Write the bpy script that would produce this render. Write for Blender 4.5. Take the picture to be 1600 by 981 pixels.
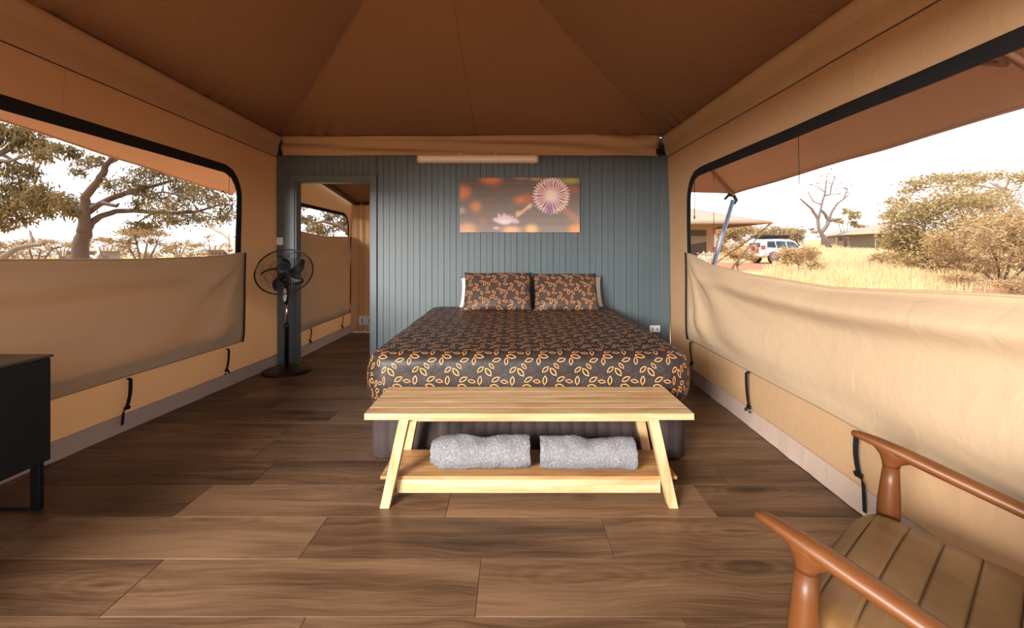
import bpy, bmesh, math, random
import numpy as np
from mathutils import Vector, Matrix, noise

for o in list(bpy.data.objects):
    bpy.data.objects.remove(o, do_unlink=True)
SC = bpy.context.scene
COL = SC.collection
R = math.radians
random.seed(7)
RNG = np.random.default_rng(11)

# ------------------------------------------------------------------ camera, sky, sun, lights, exposure
F = 700.0; CH = 1.24; HZ = 394.0            # focal length in pixels, eye height, horizon row of the 1600x981 frame
cam_d = bpy.data.cameras.new('camera')
cam_d.sensor_width = 36.0
cam_d.lens = F / 1600 * 36.0
cam_d.shift_y = -(490.5 - HZ) / 1600
cam_d.clip_start = 0.02; cam_d.clip_end = 600
cam = bpy.data.objects.new('camera', cam_d)
cam.location = (0, 0, CH); cam.rotation_euler = (R(90), 0, 0)
COL.objects.link(cam); SC.camera = cam

SC.view_settings.view_transform = 'Standard'
SC.view_settings.look = 'None'
SC.view_settings.gamma = 1.0
SC.view_settings.exposure = 0.0
SC.cycles.use_denoising = True
SC.cycles.max_bounces = 10
SC.cycles.diffuse_bounces = 5
SC.cycles.transparent_max_bounces = 16

w = bpy.data.worlds.new('sky'); SC.world = w; w.use_nodes = True
nt = w.node_tree; nt.nodes.clear()
wo = nt.nodes.new('ShaderNodeOutputWorld'); bg = nt.nodes.new('ShaderNodeBackground')
tc = nt.nodes.new('ShaderNodeTexCoord'); sx = nt.nodes.new('ShaderNodeSeparateXYZ'); cr = nt.nodes.new('ShaderNodeValToRGB')
nt.links.new(tc.outputs['Generated'], sx.inputs[0]); nt.links.new(sx.outputs[2], cr.inputs[0])
cr.color_ramp.elements[0].position = 0.0; cr.color_ramp.elements[0].color = (0.98, 0.99, 1.0, 1)
cr.color_ramp.elements[1].position = 0.6; cr.color_ramp.elements[1].color = (0.88, 0.94, 1.0, 1)
nt.links.new(cr.outputs[0], bg.inputs[0]); bg.inputs[1].default_value = 2.3
nt.links.new(bg.outputs[0], wo.inputs[0])

sd = bpy.data.lights.new('sun', 'SUN'); sd.energy = 7.5; sd.angle = R(3); sd.color = (1.0, 0.93, 0.82)
sun = bpy.data.objects.new('sun', sd); COL.objects.link(sun)
sun.rotation_euler = Vector((0.46, 0.16, -0.87)).to_track_quat('-Z', 'Y').to_euler()

def area(name, loc, aim, sx_, sy_, power, col):
    d = bpy.data.lights.new(name, 'AREA'); d.shape = 'RECTANGLE'; d.size = sx_; d.size_y = sy_; d.energy = power; d.color = col
    o = bpy.data.objects.new(name, d); COL.objects.link(o); o.location = loc
    o.rotation_euler = (Vector(aim) - Vector(loc)).to_track_quat('-Z', 'Y').to_euler()
    return o
# daylight coming in through the open front of the tent, behind the camera
k_ = area('front_daylight', (-4.8, -5.6, 2.95), (0.9, 3.5, 0.6), 3.0, 1.9, 2500, (1.0, 0.95, 0.88))

# ------------------------------------------------------------------ helpers
def at(x, y, Y):
    """a point of the place seen at row y, column x, at depth Y"""
    return Vector(((x - 800) / F * Y, Y, CH - (y - HZ) / F * Y))

def tag(o, label=None, cat=None, group=None, kind=None):
    if label: o['label'] = label
    if cat: o['category'] = cat
    if group: o['group'] = group
    if kind: o['kind'] = kind
    return o

def empty(name, loc=(0, 0, 0), rz=0.0):
    o = bpy.data.objects.new(name, None); COL.objects.link(o)
    o.location = loc; o.rotation_euler = (0, 0, rz); o.empty_display_size = 0.1
    return o

def copy_tree(o, parent=None):
    c = o.copy(); COL.objects.link(c); c.parent = parent
    for ch in list(o.children):
        copy_tree(ch, c)
    return c

class MB:
    def __init__(s): s.v = []; s.f = []; s.uv = None
    def add(s, vs, fs):
        b = len(s.v); s.v.extend([tuple(p) for p in vs]); s.f.extend([tuple(i + b for i in f) for f in fs]); return s
    def box(s, x0, x1, y0, y1, z0, z1, M=None):
        vs = [Vector((x, y, z)) for z in (z0, z1) for x, y in ((x0, y0), (x1, y0), (x1, y1), (x0, y1))]
        if M is not None: vs = [M @ p for p in vs]
        return s.add(vs, [(3, 2, 1, 0), (4, 5, 6, 7), (0, 1, 5, 4), (1, 2, 6, 5), (2, 3, 7, 6), (3, 0, 4, 7)])
    def hexa(s, p):   # 8 points: bottom 4 (ccw), top 4
        return s.add(p, [(3, 2, 1, 0), (4, 5, 6, 7), (0, 1, 5, 4), (1, 2, 6, 5), (2, 3, 7, 6), (3, 0, 4, 7)])
    def tube(s, pts, rad, n=8, caps=True, sq=1.0):
        pts = [Vector(p) for p in pts]
        if not hasattr(rad, '__len__'): rad = [rad] * len(pts)
        rings = []; prev = None
        for i, p in enumerate(pts):
            t = (pts[min(i + 1, len(pts) - 1)] - pts[max(i - 1, 0)])
            if t.length < 1e-9: t = Vector((0, 0, 1))
            t.normalize()
            if prev is None:
                a = Vector((0, 0, 1)) if abs(t.z) < 0.9 else Vector((1, 0, 0))
                nrm = (a - t * a.dot(t)).normalized()
            else:
                nrm = (prev - t * prev.dot(t))
                nrm = nrm.normalized() if nrm.length > 1e-6 else t.orthogonal().normalized()
            prev = nrm; bi = t.cross(nrm)
            rings.append([p + (nrm * math.cos(2 * math.pi * k / n) * sq + bi * math.sin(2 * math.pi * k / n)) * rad[i] for k in range(n)])
        return s.loft(rings, caps=caps)
    def loft(s, rings, caps=True, closed=True):
        n = len(rings[0]); vs = [p for r in rings for p in r]; fs = []
        m = n if closed else n - 1
        for i in range(len(rings) - 1):
            for k in range(m):
                a = i * n + k; b = i * n + (k + 1) % n
                fs.append((a, b, b + n, a + n))
        if caps and closed:
            fs.append(tuple(range(n - 1, -1, -1))); fs.append(tuple((len(rings) - 1) * n + k for k in range(n)))
        return s.add(vs, fs)
    def lathe(s, prof, n=32, M=None, caps=True):
        rings = []
        for r, z in prof:
            rg = [Vector((r * math.cos(2 * math.pi * k / n), r * math.sin(2 * math.pi * k / n), z)) for k in range(n)]
            rings.append([M @ p for p in rg] if M is not None else rg)
        return s.loft(rings, caps=caps)
    def grid(s, fn, nu, nv):
        vs = [fn(i / nu, j / nv) for j in range(nv + 1) for i in range(nu + 1)]
        fs = [(j * (nu + 1) + i, j * (nu + 1) + i + 1, (j + 1) * (nu + 1) + i + 1, (j + 1) * (nu + 1) + i) for j in range(nv) for i in range(nu)]
        return s.add(vs, fs)
    def prism(s, poly, d, M=None):   # polygon in xy, extruded 0..d in z
        n = len(poly)
        vs = [Vector((x, y, 0)) for x, y in poly] + [Vector((x, y, d)) for x, y in poly]
        if M is not None: vs = [M @ p for p in vs]
        return s.add(vs, [tuple(range(n - 1, -1, -1)), tuple(range(n, 2 * n))] + [(k, (k + 1) % n, (k + 1) % n + n, k + n) for k in range(n)])
    def build(s, name, mat, parent=None, smooth=False, bevel=0.0, uvs=None, solid=0.0, auto=None):
        me = bpy.data.meshes.new(name); me.from_pydata(s.v, [], s.f); me.update()
        bm = bmesh.new(); bm.from_mesh(me); bmesh.ops.recalc_face_normals(bm, faces=bm.faces); bm.to_mesh(me); bm.free()
        if mat: me.materials.append(mat)
        if uvs is not None:
            l = me.uv_layers.new(name='UVMap')
            for lp in me.loops: l.data[lp.index].uv = uvs[lp.vertex_index]
        if smooth: me.polygons.foreach_set('use_smooth', [True] * len(me.polygons))
        o = bpy.data.objects.new(name, me); COL.objects.link(o)
        if parent is not None: o.parent = parent
        if solid:
            m = o.modifiers.new('solid', 'SOLIDIFY'); m.thickness = solid; m.offset = 0
        if bevel:
            m = o.modifiers.new('bevel', 'BEVEL'); m.width = bevel; m.segments = 2; m.limit_method = 'ANGLE'; m.angle_limit = R(40)
        if auto:
            for e in me.edges: pass
            me.polygons.foreach_set('use_smooth', [True] * len(me.polygons))
            m = o.modifiers.new('split', 'EDGE_SPLIT'); m.split_angle = R(auto)
        return o

def rounded_rect(x0, x1, y0, y1, r, nc=8, ns=1):
    """closed outline, counter-clockwise, arcs of nc steps, straight runs of ns pieces"""
    out = []
    cs = [(x1 - r, y0 + r, -90), (x1 - r, y1 - r, 0), (x0 + r, y1 - r, 90), (x0 + r, y0 + r, 180)]
    for i, (cx, cy, a) in enumerate(cs):
        for k in range(nc + 1):
            t = R(a + 90 * k / nc); out.append((cx + r * math.cos(t), cy + r * math.sin(t)))
        nx = cs[(i + 1) % 4]; t = R(nx[2]); q = (nx[0] + r * math.cos(t), nx[1] + r * math.sin(t)); p = out[-1]
        for k in range(1, ns):
            out.append((p[0] + (q[0] - p[0]) * k / ns, p[1] + (q[1] - p[1]) * k / ns))
    return out

def sstep(a, b, x):
    t = min(1, max(0, (x - a) / (b - a))); return t * t * (3 - 2 * t)

def nz(x, y, z=0.0): return noise.noise(Vector((x, y, z)))

def lerp_table(tab, x):
    if x <= tab[0][0]: return tab[0][1]
    for (a, va), (b, vb) in zip(tab, tab[1:]):
        if x <= b:
            t = (x - a) / (b - a); t = t * t * (3 - 2 * t) * 0.5 + t * 0.5
            return va + (vb - va) * t
    return tab[-1][1]

# ------------------------------------------------------------------ materials
MATS = {}
class NT:
    def __init__(s, name):
        s.m = bpy.data.materials.new(name); s.m.use_nodes = True; s.t = s.m.node_tree; s.t.nodes.clear()
        s.out = s.t.nodes.new('ShaderNodeOutputMaterial')
    def n(s, typ, **kw):
        nd = s.t.nodes.new(typ)
        for k, v in kw.items(): setattr(nd, k, v)
        return nd
    def l(s, a, b): s.t.links.new(a, b)
    def val(s, sock, v):
        if isinstance(v, bpy.types.NodeSocket): s.l(v, sock)
        else: sock.default_value = v
    def math(s, op, a, b=None, c=None):
        nd = s.n('ShaderNodeMath', operation=op); s.val(nd.inputs[0], a)
        if b is not None: s.val(nd.inputs[1], b)
        if c is not None: s.val(nd.inputs[2], c)
        return nd.outputs[0]
    def vec(s, op, a, b=None, c=None, out=0):
        nd = s.n('ShaderNodeVectorMath', operation=op); s.val(nd.inputs[0], a)
        if b is not None: s.val(nd.inputs[1], b)
        if c is not None: s.val(nd.inputs[2], c)
        return nd.outputs[out]
    def mix(s, fac, a, b, typ='MIX'):
        nd = s.n('ShaderNodeMixRGB', blend_type=typ); s.val(nd.inputs[0], fac)
        for i, v in ((1, a), (2, b)):
            if isinstance(v, tuple) and len(v) == 3: v = (*v, 1)
            s.val(nd.inputs[i], v)
        return nd.outputs[0]
    def noise(s, vec, scale, detail=3, rough=0.55, dist=0.0):
        nd = s.n('ShaderNodeTexNoise'); nd.inputs['Scale'].default_value = scale; nd.inputs['Detail'].default_value = detail
        nd.inputs['Roughness'].default_value = rough; nd.inputs['Distortion'].default_value = dist
        if vec is not None: s.l(vec, nd.inputs['Vector'])
        return nd.outputs[0]
    def ramp(s, fac, stops):
        nd = s.n('ShaderNodeValToRGB'); e = nd.color_ramp.elements
        while len(e) > 1: e.remove(e[-1])
        e[0].position, e[0].color = stops[0][0], (*stops[0][1], 1)
        for p, c in stops[1:]:
            x = e.new(p); x.color = (*c, 1)
        s.l(fac, nd.inputs[0]); return nd.outputs[0]
    def pos(s): return s.n('ShaderNodeNewGeometry').outputs['Position']
    def obj(s): return s.n('ShaderNodeTexCoord').outputs['Object']
    def scale(s, v, sc): return s.vec('MULTIPLY', v, sc)
    def bump(s, h, strength, dist=0.01):
        nd = s.n('ShaderNodeBump'); nd.inputs['Strength'].default_value = strength; nd.inputs['Distance'].default_value = dist
        s.l(h, nd.inputs['Height']); return nd.outputs[0]
    def bsdf(s, col, rough=0.6, metal=0.0, spec=0.5, normal=None, coat=0.0):
        p = s.n('ShaderNodeBsdfPrincipled')
        if isinstance(col, tuple) and len(col) == 3: col = (*col, 1)
        s.val(p.inputs['Base Color'], col); s.val(p.inputs['Roughness'], rough); s.val(p.inputs['Metallic'], metal)
        p.inputs['Specular IOR Level'].default_value = spec; p.inputs['Coat Weight'].default_value = coat; p.inputs['Coat Roughness'].default_value = 0.3 if coat >= 0.99 else 0.1
        if normal is not None: s.l(normal, p.inputs['Normal'])
        return p.outputs[0]
    def done(s, sh): s.l(sh, s.out.inputs[0]); return s.m

def simple(name, col, rough=0.6, metal=0.0, spec=0.5, var=0.12, scale=9.0, bump=0.0, coat=0.0):
    t = NT(name); o = t.obj(); n = t.noise(o, scale, 4)
    c = t.mix(t.math('MULTIPLY', t.math('SUBTRACT', n, 0.3), var * 2), tuple(col), tuple(min(1, x * 1.6 + 0.02) for x in col))
    nm = t.bump(t.noise(o, scale * 8, 3), bump, 0.004) if bump else None
    return t.done(t.bsdf(c, rough, metal, spec, nm, coat))

def canvas(name, col, transl=0.3, tcol=None, rough=0.85, spec=0.15):
    t = NT(name); p = t.pos()
    n = t.noise(p, 2.2, 4); n2 = t.noise(p, 120, 2)
    dark = tuple(x * 0.86 for x in col)
    c = t.mix(n, dark, tuple(col)); c = t.mix(t.math('MULTIPLY', n2, 0.16), c, tuple(x * 0.6 for x in col))
    h = t.math('ADD', t.math('MULTIPLY', t.noise(p, 9, 3, 0.5, 0.6), 1.0), t.math('MULTIPLY', n2, 0.05))
    nm = t.bump(h, 0.25, 0.02)
    a = t.bsdf(c, rough, 0, spec, nm)
    if transl <= 0: return t.done(a)
    tr = t.n('ShaderNodeBsdfTranslucent'); tr.inputs[0].default_value = (*(tcol or col), 1)
    mx = t.n('ShaderNodeMixShader'); mx.inputs[0].default_value = transl
    t.l(a, mx.inputs[1]); t.l(tr.outputs[0], mx.inputs[2]); return t.done(mx.outputs[0])

M = MATS
M['wall_canvas'] = canvas('tan_canvas', (0.54, 0.35, 0.20), 0.10, (0.55, 0.26, 0.10))
M['flap_canvas'] = canvas('flap_canvas', (0.68, 0.505, 0.33), 0.20, (0.66, 0.42, 0.22))
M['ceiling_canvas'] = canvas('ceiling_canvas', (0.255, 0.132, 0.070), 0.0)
M['fly_canvas'] = canvas('fly_canvas', (0.56, 0.36, 0.25), 0.38, (0.56, 0.35, 0.235))
M['pale_fly'] = canvas('pale_fly', (0.34, 0.275, 0.21), 0.08)
M['skirt'] = canvas('skirt_vinyl', (0.56, 0.42, 0.345), 0.0, None, 0.5, 0.4)
M['black_web'] = simple('black_webbing', (0.012, 0.012, 0.013), 0.7, spec=0.2)
M['black_plastic'] = simple('black_plastic', (0.006, 0.007, 0.008), 0.38, spec=0.35)
M['black_cabinet'] = simple('black_cabinet', (0.010, 0.011, 0.013), 0.45, spec=0.35)
M['cabinet_top'] = simple('cabinet_top', (0.06, 0.045, 0.035), 0.35, spec=0.5)  # brown reflected light painted into the colour of the black top
M['chrome'] = simple('chrome', (0.75, 0.75, 0.76), 0.18, 1.0)
M['white_plastic'] = simple('white_plastic', (0.80, 0.79, 0.76), 0.4)
M['grey_print'] = simple('grey_print', (0.25, 0.25, 0.26), 0.5)
M['white_cotton'] = simple('white_cotton', (0.82, 0.80, 0.77), 0.9, spec=0.1, bump=0.2)
M['diffuser'] = simple('diffuser', (0.90, 0.78, 0.62), 0.35)
M['lamp_body'] = simple('lamp_body', (0.62, 0.46, 0.32), 0.45)
M['steel'] = simple('steel', (0.30, 0.30, 0.31), 0.4, 0.8)
M['brown_tube'] = simple('brown_tube', (0.26, 0.14, 0.09), 0.5)
M['pole_blue'] = simple('pole_blue', (0.16, 0.18, 0.24), 0.4, 0.3)
M['dark_rail'] = simple('dark_rail', (0.05, 0.042, 0.04), 0.5)
M['rope_dark'] = simple('rope_dark', (0.05, 0.035, 0.03), 0.8)
M['rope_pale'] = simple('rope_pale', (0.40, 0.29, 0.16), 0.9)

# painted boards
t = NT('blue_paint'); p = t.pos(); oi = t.n('ShaderNodeObjectInfo')
c = t.mix(t.math('MULTIPLY', oi.outputs['Random'], 0.5), (0.052, 0.082, 0.096), (0.066, 0.100, 0.115))
c = t.mix(t.math('MULTIPLY', t.noise(t.scale(p, (30, 30, 1.5)), 3, 3), 0.2), c, (0.09, 0.125, 0.14))
M['blue_paint'] = t.done(t.bsdf(c, 0.5, 0, 0.9, t.bump(t.noise(t.scale(p, (60, 60, 4)), 4, 3), 0.06, 0.003), 0.0))
M['groove'] = simple('groove', (0.008, 0.014, 0.018), 0.7)

# vinyl floor planks (object colour: tone, seed, seed)
t = NT('floor_plank'); oi = t.n('ShaderNodeObjectInfo'); sp = t.n('ShaderNodeSeparateColor'); t.l(oi.outputs['Color'], sp.inputs[0])
cb = t.n('ShaderNodeCombineXYZ')
t.l(t.math('MULTIPLY', sp.outputs[1], 37.0), cb.inputs[0]); t.l(t.math('MULTIPLY', sp.outputs[2], 53.0), cb.inputs[1])
t.l(t.math('MULTIPLY', sp.outputs[1], 11.0), cb.inputs[2])
p = t.vec('ADD', t.pos(), cb.outputs[0])
wv = t.noise(t.scale(p, (0.9, 6.0, 1)), 1.0, 2)                            # broad cloudiness
wp = t.vec('ADD', t.scale(p, (0.9, 9.0, 1)), t.vec('MULTIPLY', t.n('ShaderNodeCombineXYZ').outputs[0], (0, 0, 0)))
ds = t.n('ShaderNodeCombineXYZ'); t.l(t.math('MULTIPLY', t.noise(t.scale(p, (1.8, 4.5, 1)), 1.0, 2), 1.3), ds.inputs[1])
q = t.vec('ADD', wp, ds.outputs[0])
g1 = t.noise(t.scale(q, (1, 2.2, 1)), 1.6, 5, 0.65, 0.4)                   # long figure
g2 = t.noise(t.scale(p, (5, 150, 1)), 1.0, 3, 0.6)                          # fine pores
g3 = t.noise(t.scale(q, (1.6, 7.5, 1)), 1.6, 4, 0.6, 0.5)                  # narrow streaks
sepq = t.n('ShaderNodeSeparateXYZ'); t.l(q, sepq.inputs[0])
vo = t.n('ShaderNodeTexVoronoi'); vo.inputs['Scale'].default_value = 1.0; t.l(t.vec('ADD', t.scale(p, (0.95, 3.1, 1)), t.vec('MULTIPLY', ds.outputs[0], (0.3, 0.12, 0))), vo.inputs['Vector'])
knot = t.ramp(vo.outputs['Distance'], [(0.02, (1, 1, 1)), (0.16, (0, 0, 0))]); halo = t.ramp(vo.outputs['Distance'], [(0.10, (1, 1, 1)), (0.42, (0, 0, 0))])
rings = t.math('SINE', t.math('ADD', t.math('MULTIPLY', vo.outputs['Distance'], 95.0), t.math('MULTIPLY', g1, 12.0)))
f = t.math('ADD', t.math('MULTIPLY', g1, 0.50), t.math('MULTIPLY', wv, 0.62))
f = t.math('ADD', f, t.math('MULTIPLY', g3, 0.30)); f = t.math('ADD', f, t.math('MULTIPLY', g2, 0.20)); f = t.math('ADD', f, t.math('MULTIPLY', t.math('MULTIPLY', rings, halo), 0.05))
f = t.math('SUBTRACT', f, t.math('MULTIPLY', knot, 0.26)); f = t.math('ADD', f, t.math('MULTIPLY', t.math('SUBTRACT', sp.outputs[0], 0.5), 0.36)); f = t.math('SUBTRACT', f, 0.055)
c = t.ramp(f, [(0.40, (0.012, 0.0062, 0.0036)), (0.56, (0.042, 0.0205, 0.0110)), (0.72, (0.105, 0.053, 0.0265)), (0.95, (0.220, 0.124, 0.066))])
M['floor_plank'] = t.done(t.bsdf(c, t.math('ADD', 0.34, t.math('MULTIPLY', g2, 0.2)), 0, 0.4, t.bump(g2, 0.12, 0.002)))
M['floor_base'] = simple('floor_base', (0.04, 0.025, 0.018), 0.8)

def wood(name, stops, axis='x', fine=1.0, rough=0.45, coat=0.0, spec=0.4):
    t = NT(name); p = t.obj(); oi = t.n('ShaderNodeObjectInfo')
    cb = t.n('ShaderNodeCombineXYZ'); r = t.math('MULTIPLY', oi.outputs['Random'], 40.0); t.l(r, cb.inputs[0]); t.l(r, cb.inputs[1]); t.l(r, cb.inputs[2])
    p = t.vec('ADD', p, cb.outputs[0])
    s = {'x': (1.2, 12, 12), 'y': (12, 1.2, 12), 'z': (12, 12, 1.2)}[axis]
    a = t.noise(t.scale(p, s), 1.3 * fine, 4, 0.6, 0.9); b = t.noise(t.scale(p, tuple(v * 6 for v in s)), 2.0, 2)
    f = t.math('ADD', t.math('MULTIPLY', a, 0.85), t.math('MULTIPLY', b, 0.2))
    return t.done(t.bsdf(t.ramp(f, stops), rough, 0, spec, t.bump(b, 0.08, 0.002), coat))
teak = [(0.30, (0.33, 0.16, 0.065)), (0.46, (0.48, 0.285, 0.135)), (0.62, (0.58, 0.40, 0.22)), (0.8, (0.67, 0.52, 0.33))]
shelfw = [(0.30, (0.26, 0.11, 0.035)), (0.5, (0.42, 0.21, 0.08)), (0.7, (0.55, 0.31, 0.13)), (0.85, (0.66, 0.42, 0.2))]
M['teak_x'] = wood('teak_x', teak, 'x'); M['teak_z'] = wood('teak_z', teak, 'z'); M['teak_shelf'] = wood('teak_shelf', shelfw, 'x')
walnut = [(0.3, (0.085, 0.025, 0.006)), (0.6, (0.130, 0.042, 0.010)), (0.8, (0.17, 0.060, 0.016))]
M['walnut_y'] = wood('walnut_y', walnut, 'y', 0.8, 0.42, 0.0, 0.35); M['walnut_z'] = wood('walnut_z', walnut, 'z', 0.8, 0.42, 0.0, 0.35)

t = NT('tan_leather'); p = t.obj()
c = t.ramp(t.noise(p, 7, 5, 0.6), [(0.3, (0.13, 0.062, 0.020)), (0.7, (0.215, 0.112, 0.040))])
M['leather'] = t.done(t.bsdf(c, 0.42, 0, 0.45, t.bump(t.noise(p, 220, 3), 0.12, 0.002)))
M['leather_seam'] = simple('leather_seam', (0.045, 0.022, 0.009), 0.7)
M['leather_piping'] = simple('leather_piping', (0.42, 0.27, 0.13), 0.5)

t = NT('grey_terry'); p = t.obj()
n1 = t.ramp(t.noise(p, 95, 4, 0.75), [(0.36, (0, 0, 0)), (0.62, (1, 1, 1))]); n2 = t.noise(p, 14, 4)
c = t.mix(n1, (0.19, 0.185, 0.198), (0.40, 0.39, 0.412)); c = t.mix(t.math('MULTIPLY', n2, 0.5), c, (0.25, 0.243, 0.258))
M['terry'] = t.done(t.bsdf(c, 0.95, 0, 0.05, t.bump(n1, 0.7, 0.008)))

t = NT('quilted_brown'); p = t.obj()
c = t.mix(t.noise(p, 30, 4), (0.034, 0.023, 0.022), (0.062, 0.043, 0.040))
M['quilt'] = t.done(t.bsdf(c, 0.75, 0, 0.25, t.bump(t.noise(p, 24, 4), 0.35, 0.008)))

def leaf_print(name, turn=False, base=(0.020, 0.0145, 0.014)):
    """charcoal-brown satin printed with outlined orange leaves in a half-drop repeat (UV in metres)"""
    t = NT(name); uvn = t.n('ShaderNodeTexCoord').outputs['UV']
    if turn:
        vr = t.n('ShaderNodeVectorRotate', rotation_type='Z_AXIS'); t.l(uvn, vr.inputs['Vector']); vr.inputs['Angle'].default_value = R(90); uvn = vr.outputs[0]
    A, B2, D = 0.19, 0.095, 0.178
    q = t.vec('DOT_PRODUCT', uvn, (0, 1 / D, 0), out=1); pq = t.vec('DOT_PRODUCT', uvn, (1 / A, -B2 / (A * D), 0), out=1)
    cb = t.n('ShaderNodeCombineXYZ'); t.l(pq, cb.inputs[0]); t.l(q, cb.inputs[1]); L = cb.outputs[0]
    def leaf(px, py, ang, ln, wd):
        x = (px - 323) / 1200; y = -(py - 190) / 1200
        cq = y / D; cp = (x - B2 * cq) / A
        wr = t.vec('WRAP', L, (cp + .5, cq + .5, 1), (cp - .5, cq - .5, -1)); d = t.vec('SUBTRACT', wr, (cp, cq, 0))
        ca, sa = math.cos(R(ang)), math.sin(R(ang)); hl, hw = ln / 2400, wd / 2400
        # x = A p + B2 q ; y = D q
        u = t.vec('DOT_PRODUCT', d, (ca * A / hl, (ca * B2 + sa * D) / hl, 0), out=1)
        v = t.vec('DOT_PRODUCT', d, (-sa * A / hw, (-sa * B2 + ca * D) / hw, 0), out=1)
        return t.math('MULTIPLY_ADD', u, u, t.math('ABSOLUTE', v))
    leaves = [(323, 115, 42, 62, 30), (378, 132, -52, 72, 36), (319, 190, 84, 66, 32), (430, 182, 30, 66, 32), (425, 233, -14, 74, 36),
              (390, 270, 86, 58, 28), (323, 262, 16, 66, 30), (286, 304, -48, 52, 25), (262, 196, -8, 56, 26)]
    acc = None
    for lf in leaves:
        r = t.math('COMPARE', leaf(*lf), 0.82, 0.20); acc = r if acc is None else t.math('MAXIMUM', acc, r)
    acc2 = None
    for lf in [(255, 165, 40, 66, 32), (300, 225, -60, 60, 30), (370, 200, 75, 62, 30), (440, 110, -20, 66, 30)]:
        r = t.math('COMPARE', leaf(*lf), 0.85, 0.16); acc2 = r if acc2 is None else t.math('MAXIMUM', acc2, r)
    p = t.pos(); n = t.noise(p, 6, 3)
    c = t.mix(n, base, tuple(x * 1.35 for x in base)); c = t.mix(t.math('MULTIPLY', acc2, 0.55), c, (0.10, 0.055, 0.04))
    c = t.mix(acc, c, (0.66, 0.28, 0.095))
    return t.done(t.bsdf(c, t.math('SUBTRACT', 0.5, t.math('MULTIPLY', acc, 0.05)), 0, 0.35, t.bump(t.noise(p, 5, 4, 0.55, 0.5), 0.3, 0.03)))
M['leaf_print'] = leaf_print('leaf_print'); M['leaf_print_turned'] = leaf_print('leaf_print_turned', True, (0.055, 0.036, 0.030))

t = NT('printed_canvas'); at_ = t.n('ShaderNodeVertexColor'); at_.layer_name = 'print'
M['art'] = t.done(t.bsdf(at_.outputs[0], 0.6, 0, 0.3, t.bump(t.noise(t.pos(), 400, 2), 0.15, 0.002)))

t = NT('insect_screen'); d = t.n('ShaderNodeBsdfDiffuse'); d.inputs[0].default_value = (0.045, 0.048, 0.05, 1)
tr = t.n('ShaderNodeBsdfTransparent'); mx = t.n('ShaderNodeMixShader'); mx.inputs[0].default_value = 0.10
t.l(tr.outputs[0], mx.inputs[1]); t.l(d.outputs[0], mx.inputs[2]); M['screen'] = t.done(mx.outputs[0])

# outdoors
def leafmat(name, a, b, tr=0.3):
    t = NT(name); n = t.noise(t.pos(), 2.5, 3); c = t.mix(t.ramp(n, [(0.35, (0, 0, 0)), (0.65, (1, 1, 1))]), a, b)
    d = t.n('ShaderNodeBsdfDiffuse'); t.l(c, d.inputs[0]); x = t.n('ShaderNodeBsdfTranslucent'); t.l(c, x.inputs[0])
    mx = t.n('ShaderNodeMixShader'); mx.inputs[0].default_value = tr; t.l(d.outputs[0], mx.inputs[1]); t.l(x.outputs[0], mx.inputs[2])
    return t.done(mx.outputs[0])
M['gum_leaf'] = leafmat('gum_leaf', (0.11, 0.080, 0.036), (0.20, 0.130, 0.058))
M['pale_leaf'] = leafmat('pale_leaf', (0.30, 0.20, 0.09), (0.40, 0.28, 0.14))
M['olive_leaf'] = leafmat('olive_leaf', (0.28, 0.205, 0.085), (0.47, 0.345, 0.165))
M['straw_leaf'] = leafmat('straw_leaf', (0.36, 0.235, 0.115), (0.52, 0.36, 0.19))
M['blossom'] = leafmat('blossom', (0.55, 0.45, 0.36), (0.72, 0.62, 0.5))
M['dry_grass'] = leafmat('dry_grass', (0.64, 0.47, 0.255), (0.82, 0.65, 0.40), 0.35)
M['bark'] = simple('bark', (0.075, 0.041, 0.027), 0.9, var=0.4, scale=14, bump=0.6)
M['pale_bark'] = simple('pale_bark', (0.52, 0.46, 0.42), 0.85, var=0.3, scale=8, bump=0.3)
M['grey_bark'] = simple('grey_bark', (0.16, 0.105, 0.08), 0.9, var=0.4, scale=8, bump=0.3)
t = NT('ground'); p = t.pos(); s3 = t.n('ShaderNodeSeparateXYZ'); t.l(p, s3.inputs[0])
n = t.noise(p, 0.35, 5, 0.6); n2 = t.noise(p, 3.5, 4, 0.6)
straw = t.mix(n2, (0.34, 0.225, 0.10), (0.46, 0.33, 0.17)); red = t.mix(n2, (0.22, 0.095, 0.055), (0.32, 0.16, 0.10))
def soft(x, a_, b_):
    mr = t.n('ShaderNodeMapRange', interpolation_type='SMOOTHSTEP'); t.val(mr.inputs[0], x); mr.inputs[1].default_value = a_; mr.inputs[2].default_value = b_; return mr.outputs[0]
nb = t.math('MULTIPLY', t.math('SUBTRACT', n, 0.5), 14.0)
X_, Y_ = s3.outputs[0], s3.outputs[1]
m1 = soft(t.math('ABSOLUTE', t.math('SUBTRACT', t.math('ADD', Y_, nb), 31.0)), 8.0, 4.0)
m2 = t.math('MULTIPLY', soft(t.math('ADD', t.math('SUBTRACT', X_, t.math('MULTIPLY', Y_, 0.92)), nb), -1.5, 1.5), soft(t.math('ADD', Y_, nb), 23.0, 19.0))
patch = soft(n, 0.60, 0.68)
c = t.mix(t.math('MAXIMUM', t.math('MAXIMUM', m1, m2), patch), straw, red)
M['ground'] = t.done(t.bsdf(c, 0.95, 0, 0.1, t.bump(n2, 0.5, 0.05)))
M['car_white'] = simple('car_white', (0.80, 0.80, 0.82), 0.25, coat=0.5, var=0.03)
M['car_glass'] = simple('car_glass', (0.03, 0.05, 0.075), 0.08, spec=0.8)
M['tyre'] = simple('tyre', (0.02, 0.018, 0.017), 0.8)
M['dusty_tyre'] = simple('dusty_tyre', (0.30, 0.13, 0.07), 0.85)
M['red_lens'] = simple('red_lens', (0.45, 0.04, 0.035), 0.2)
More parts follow.
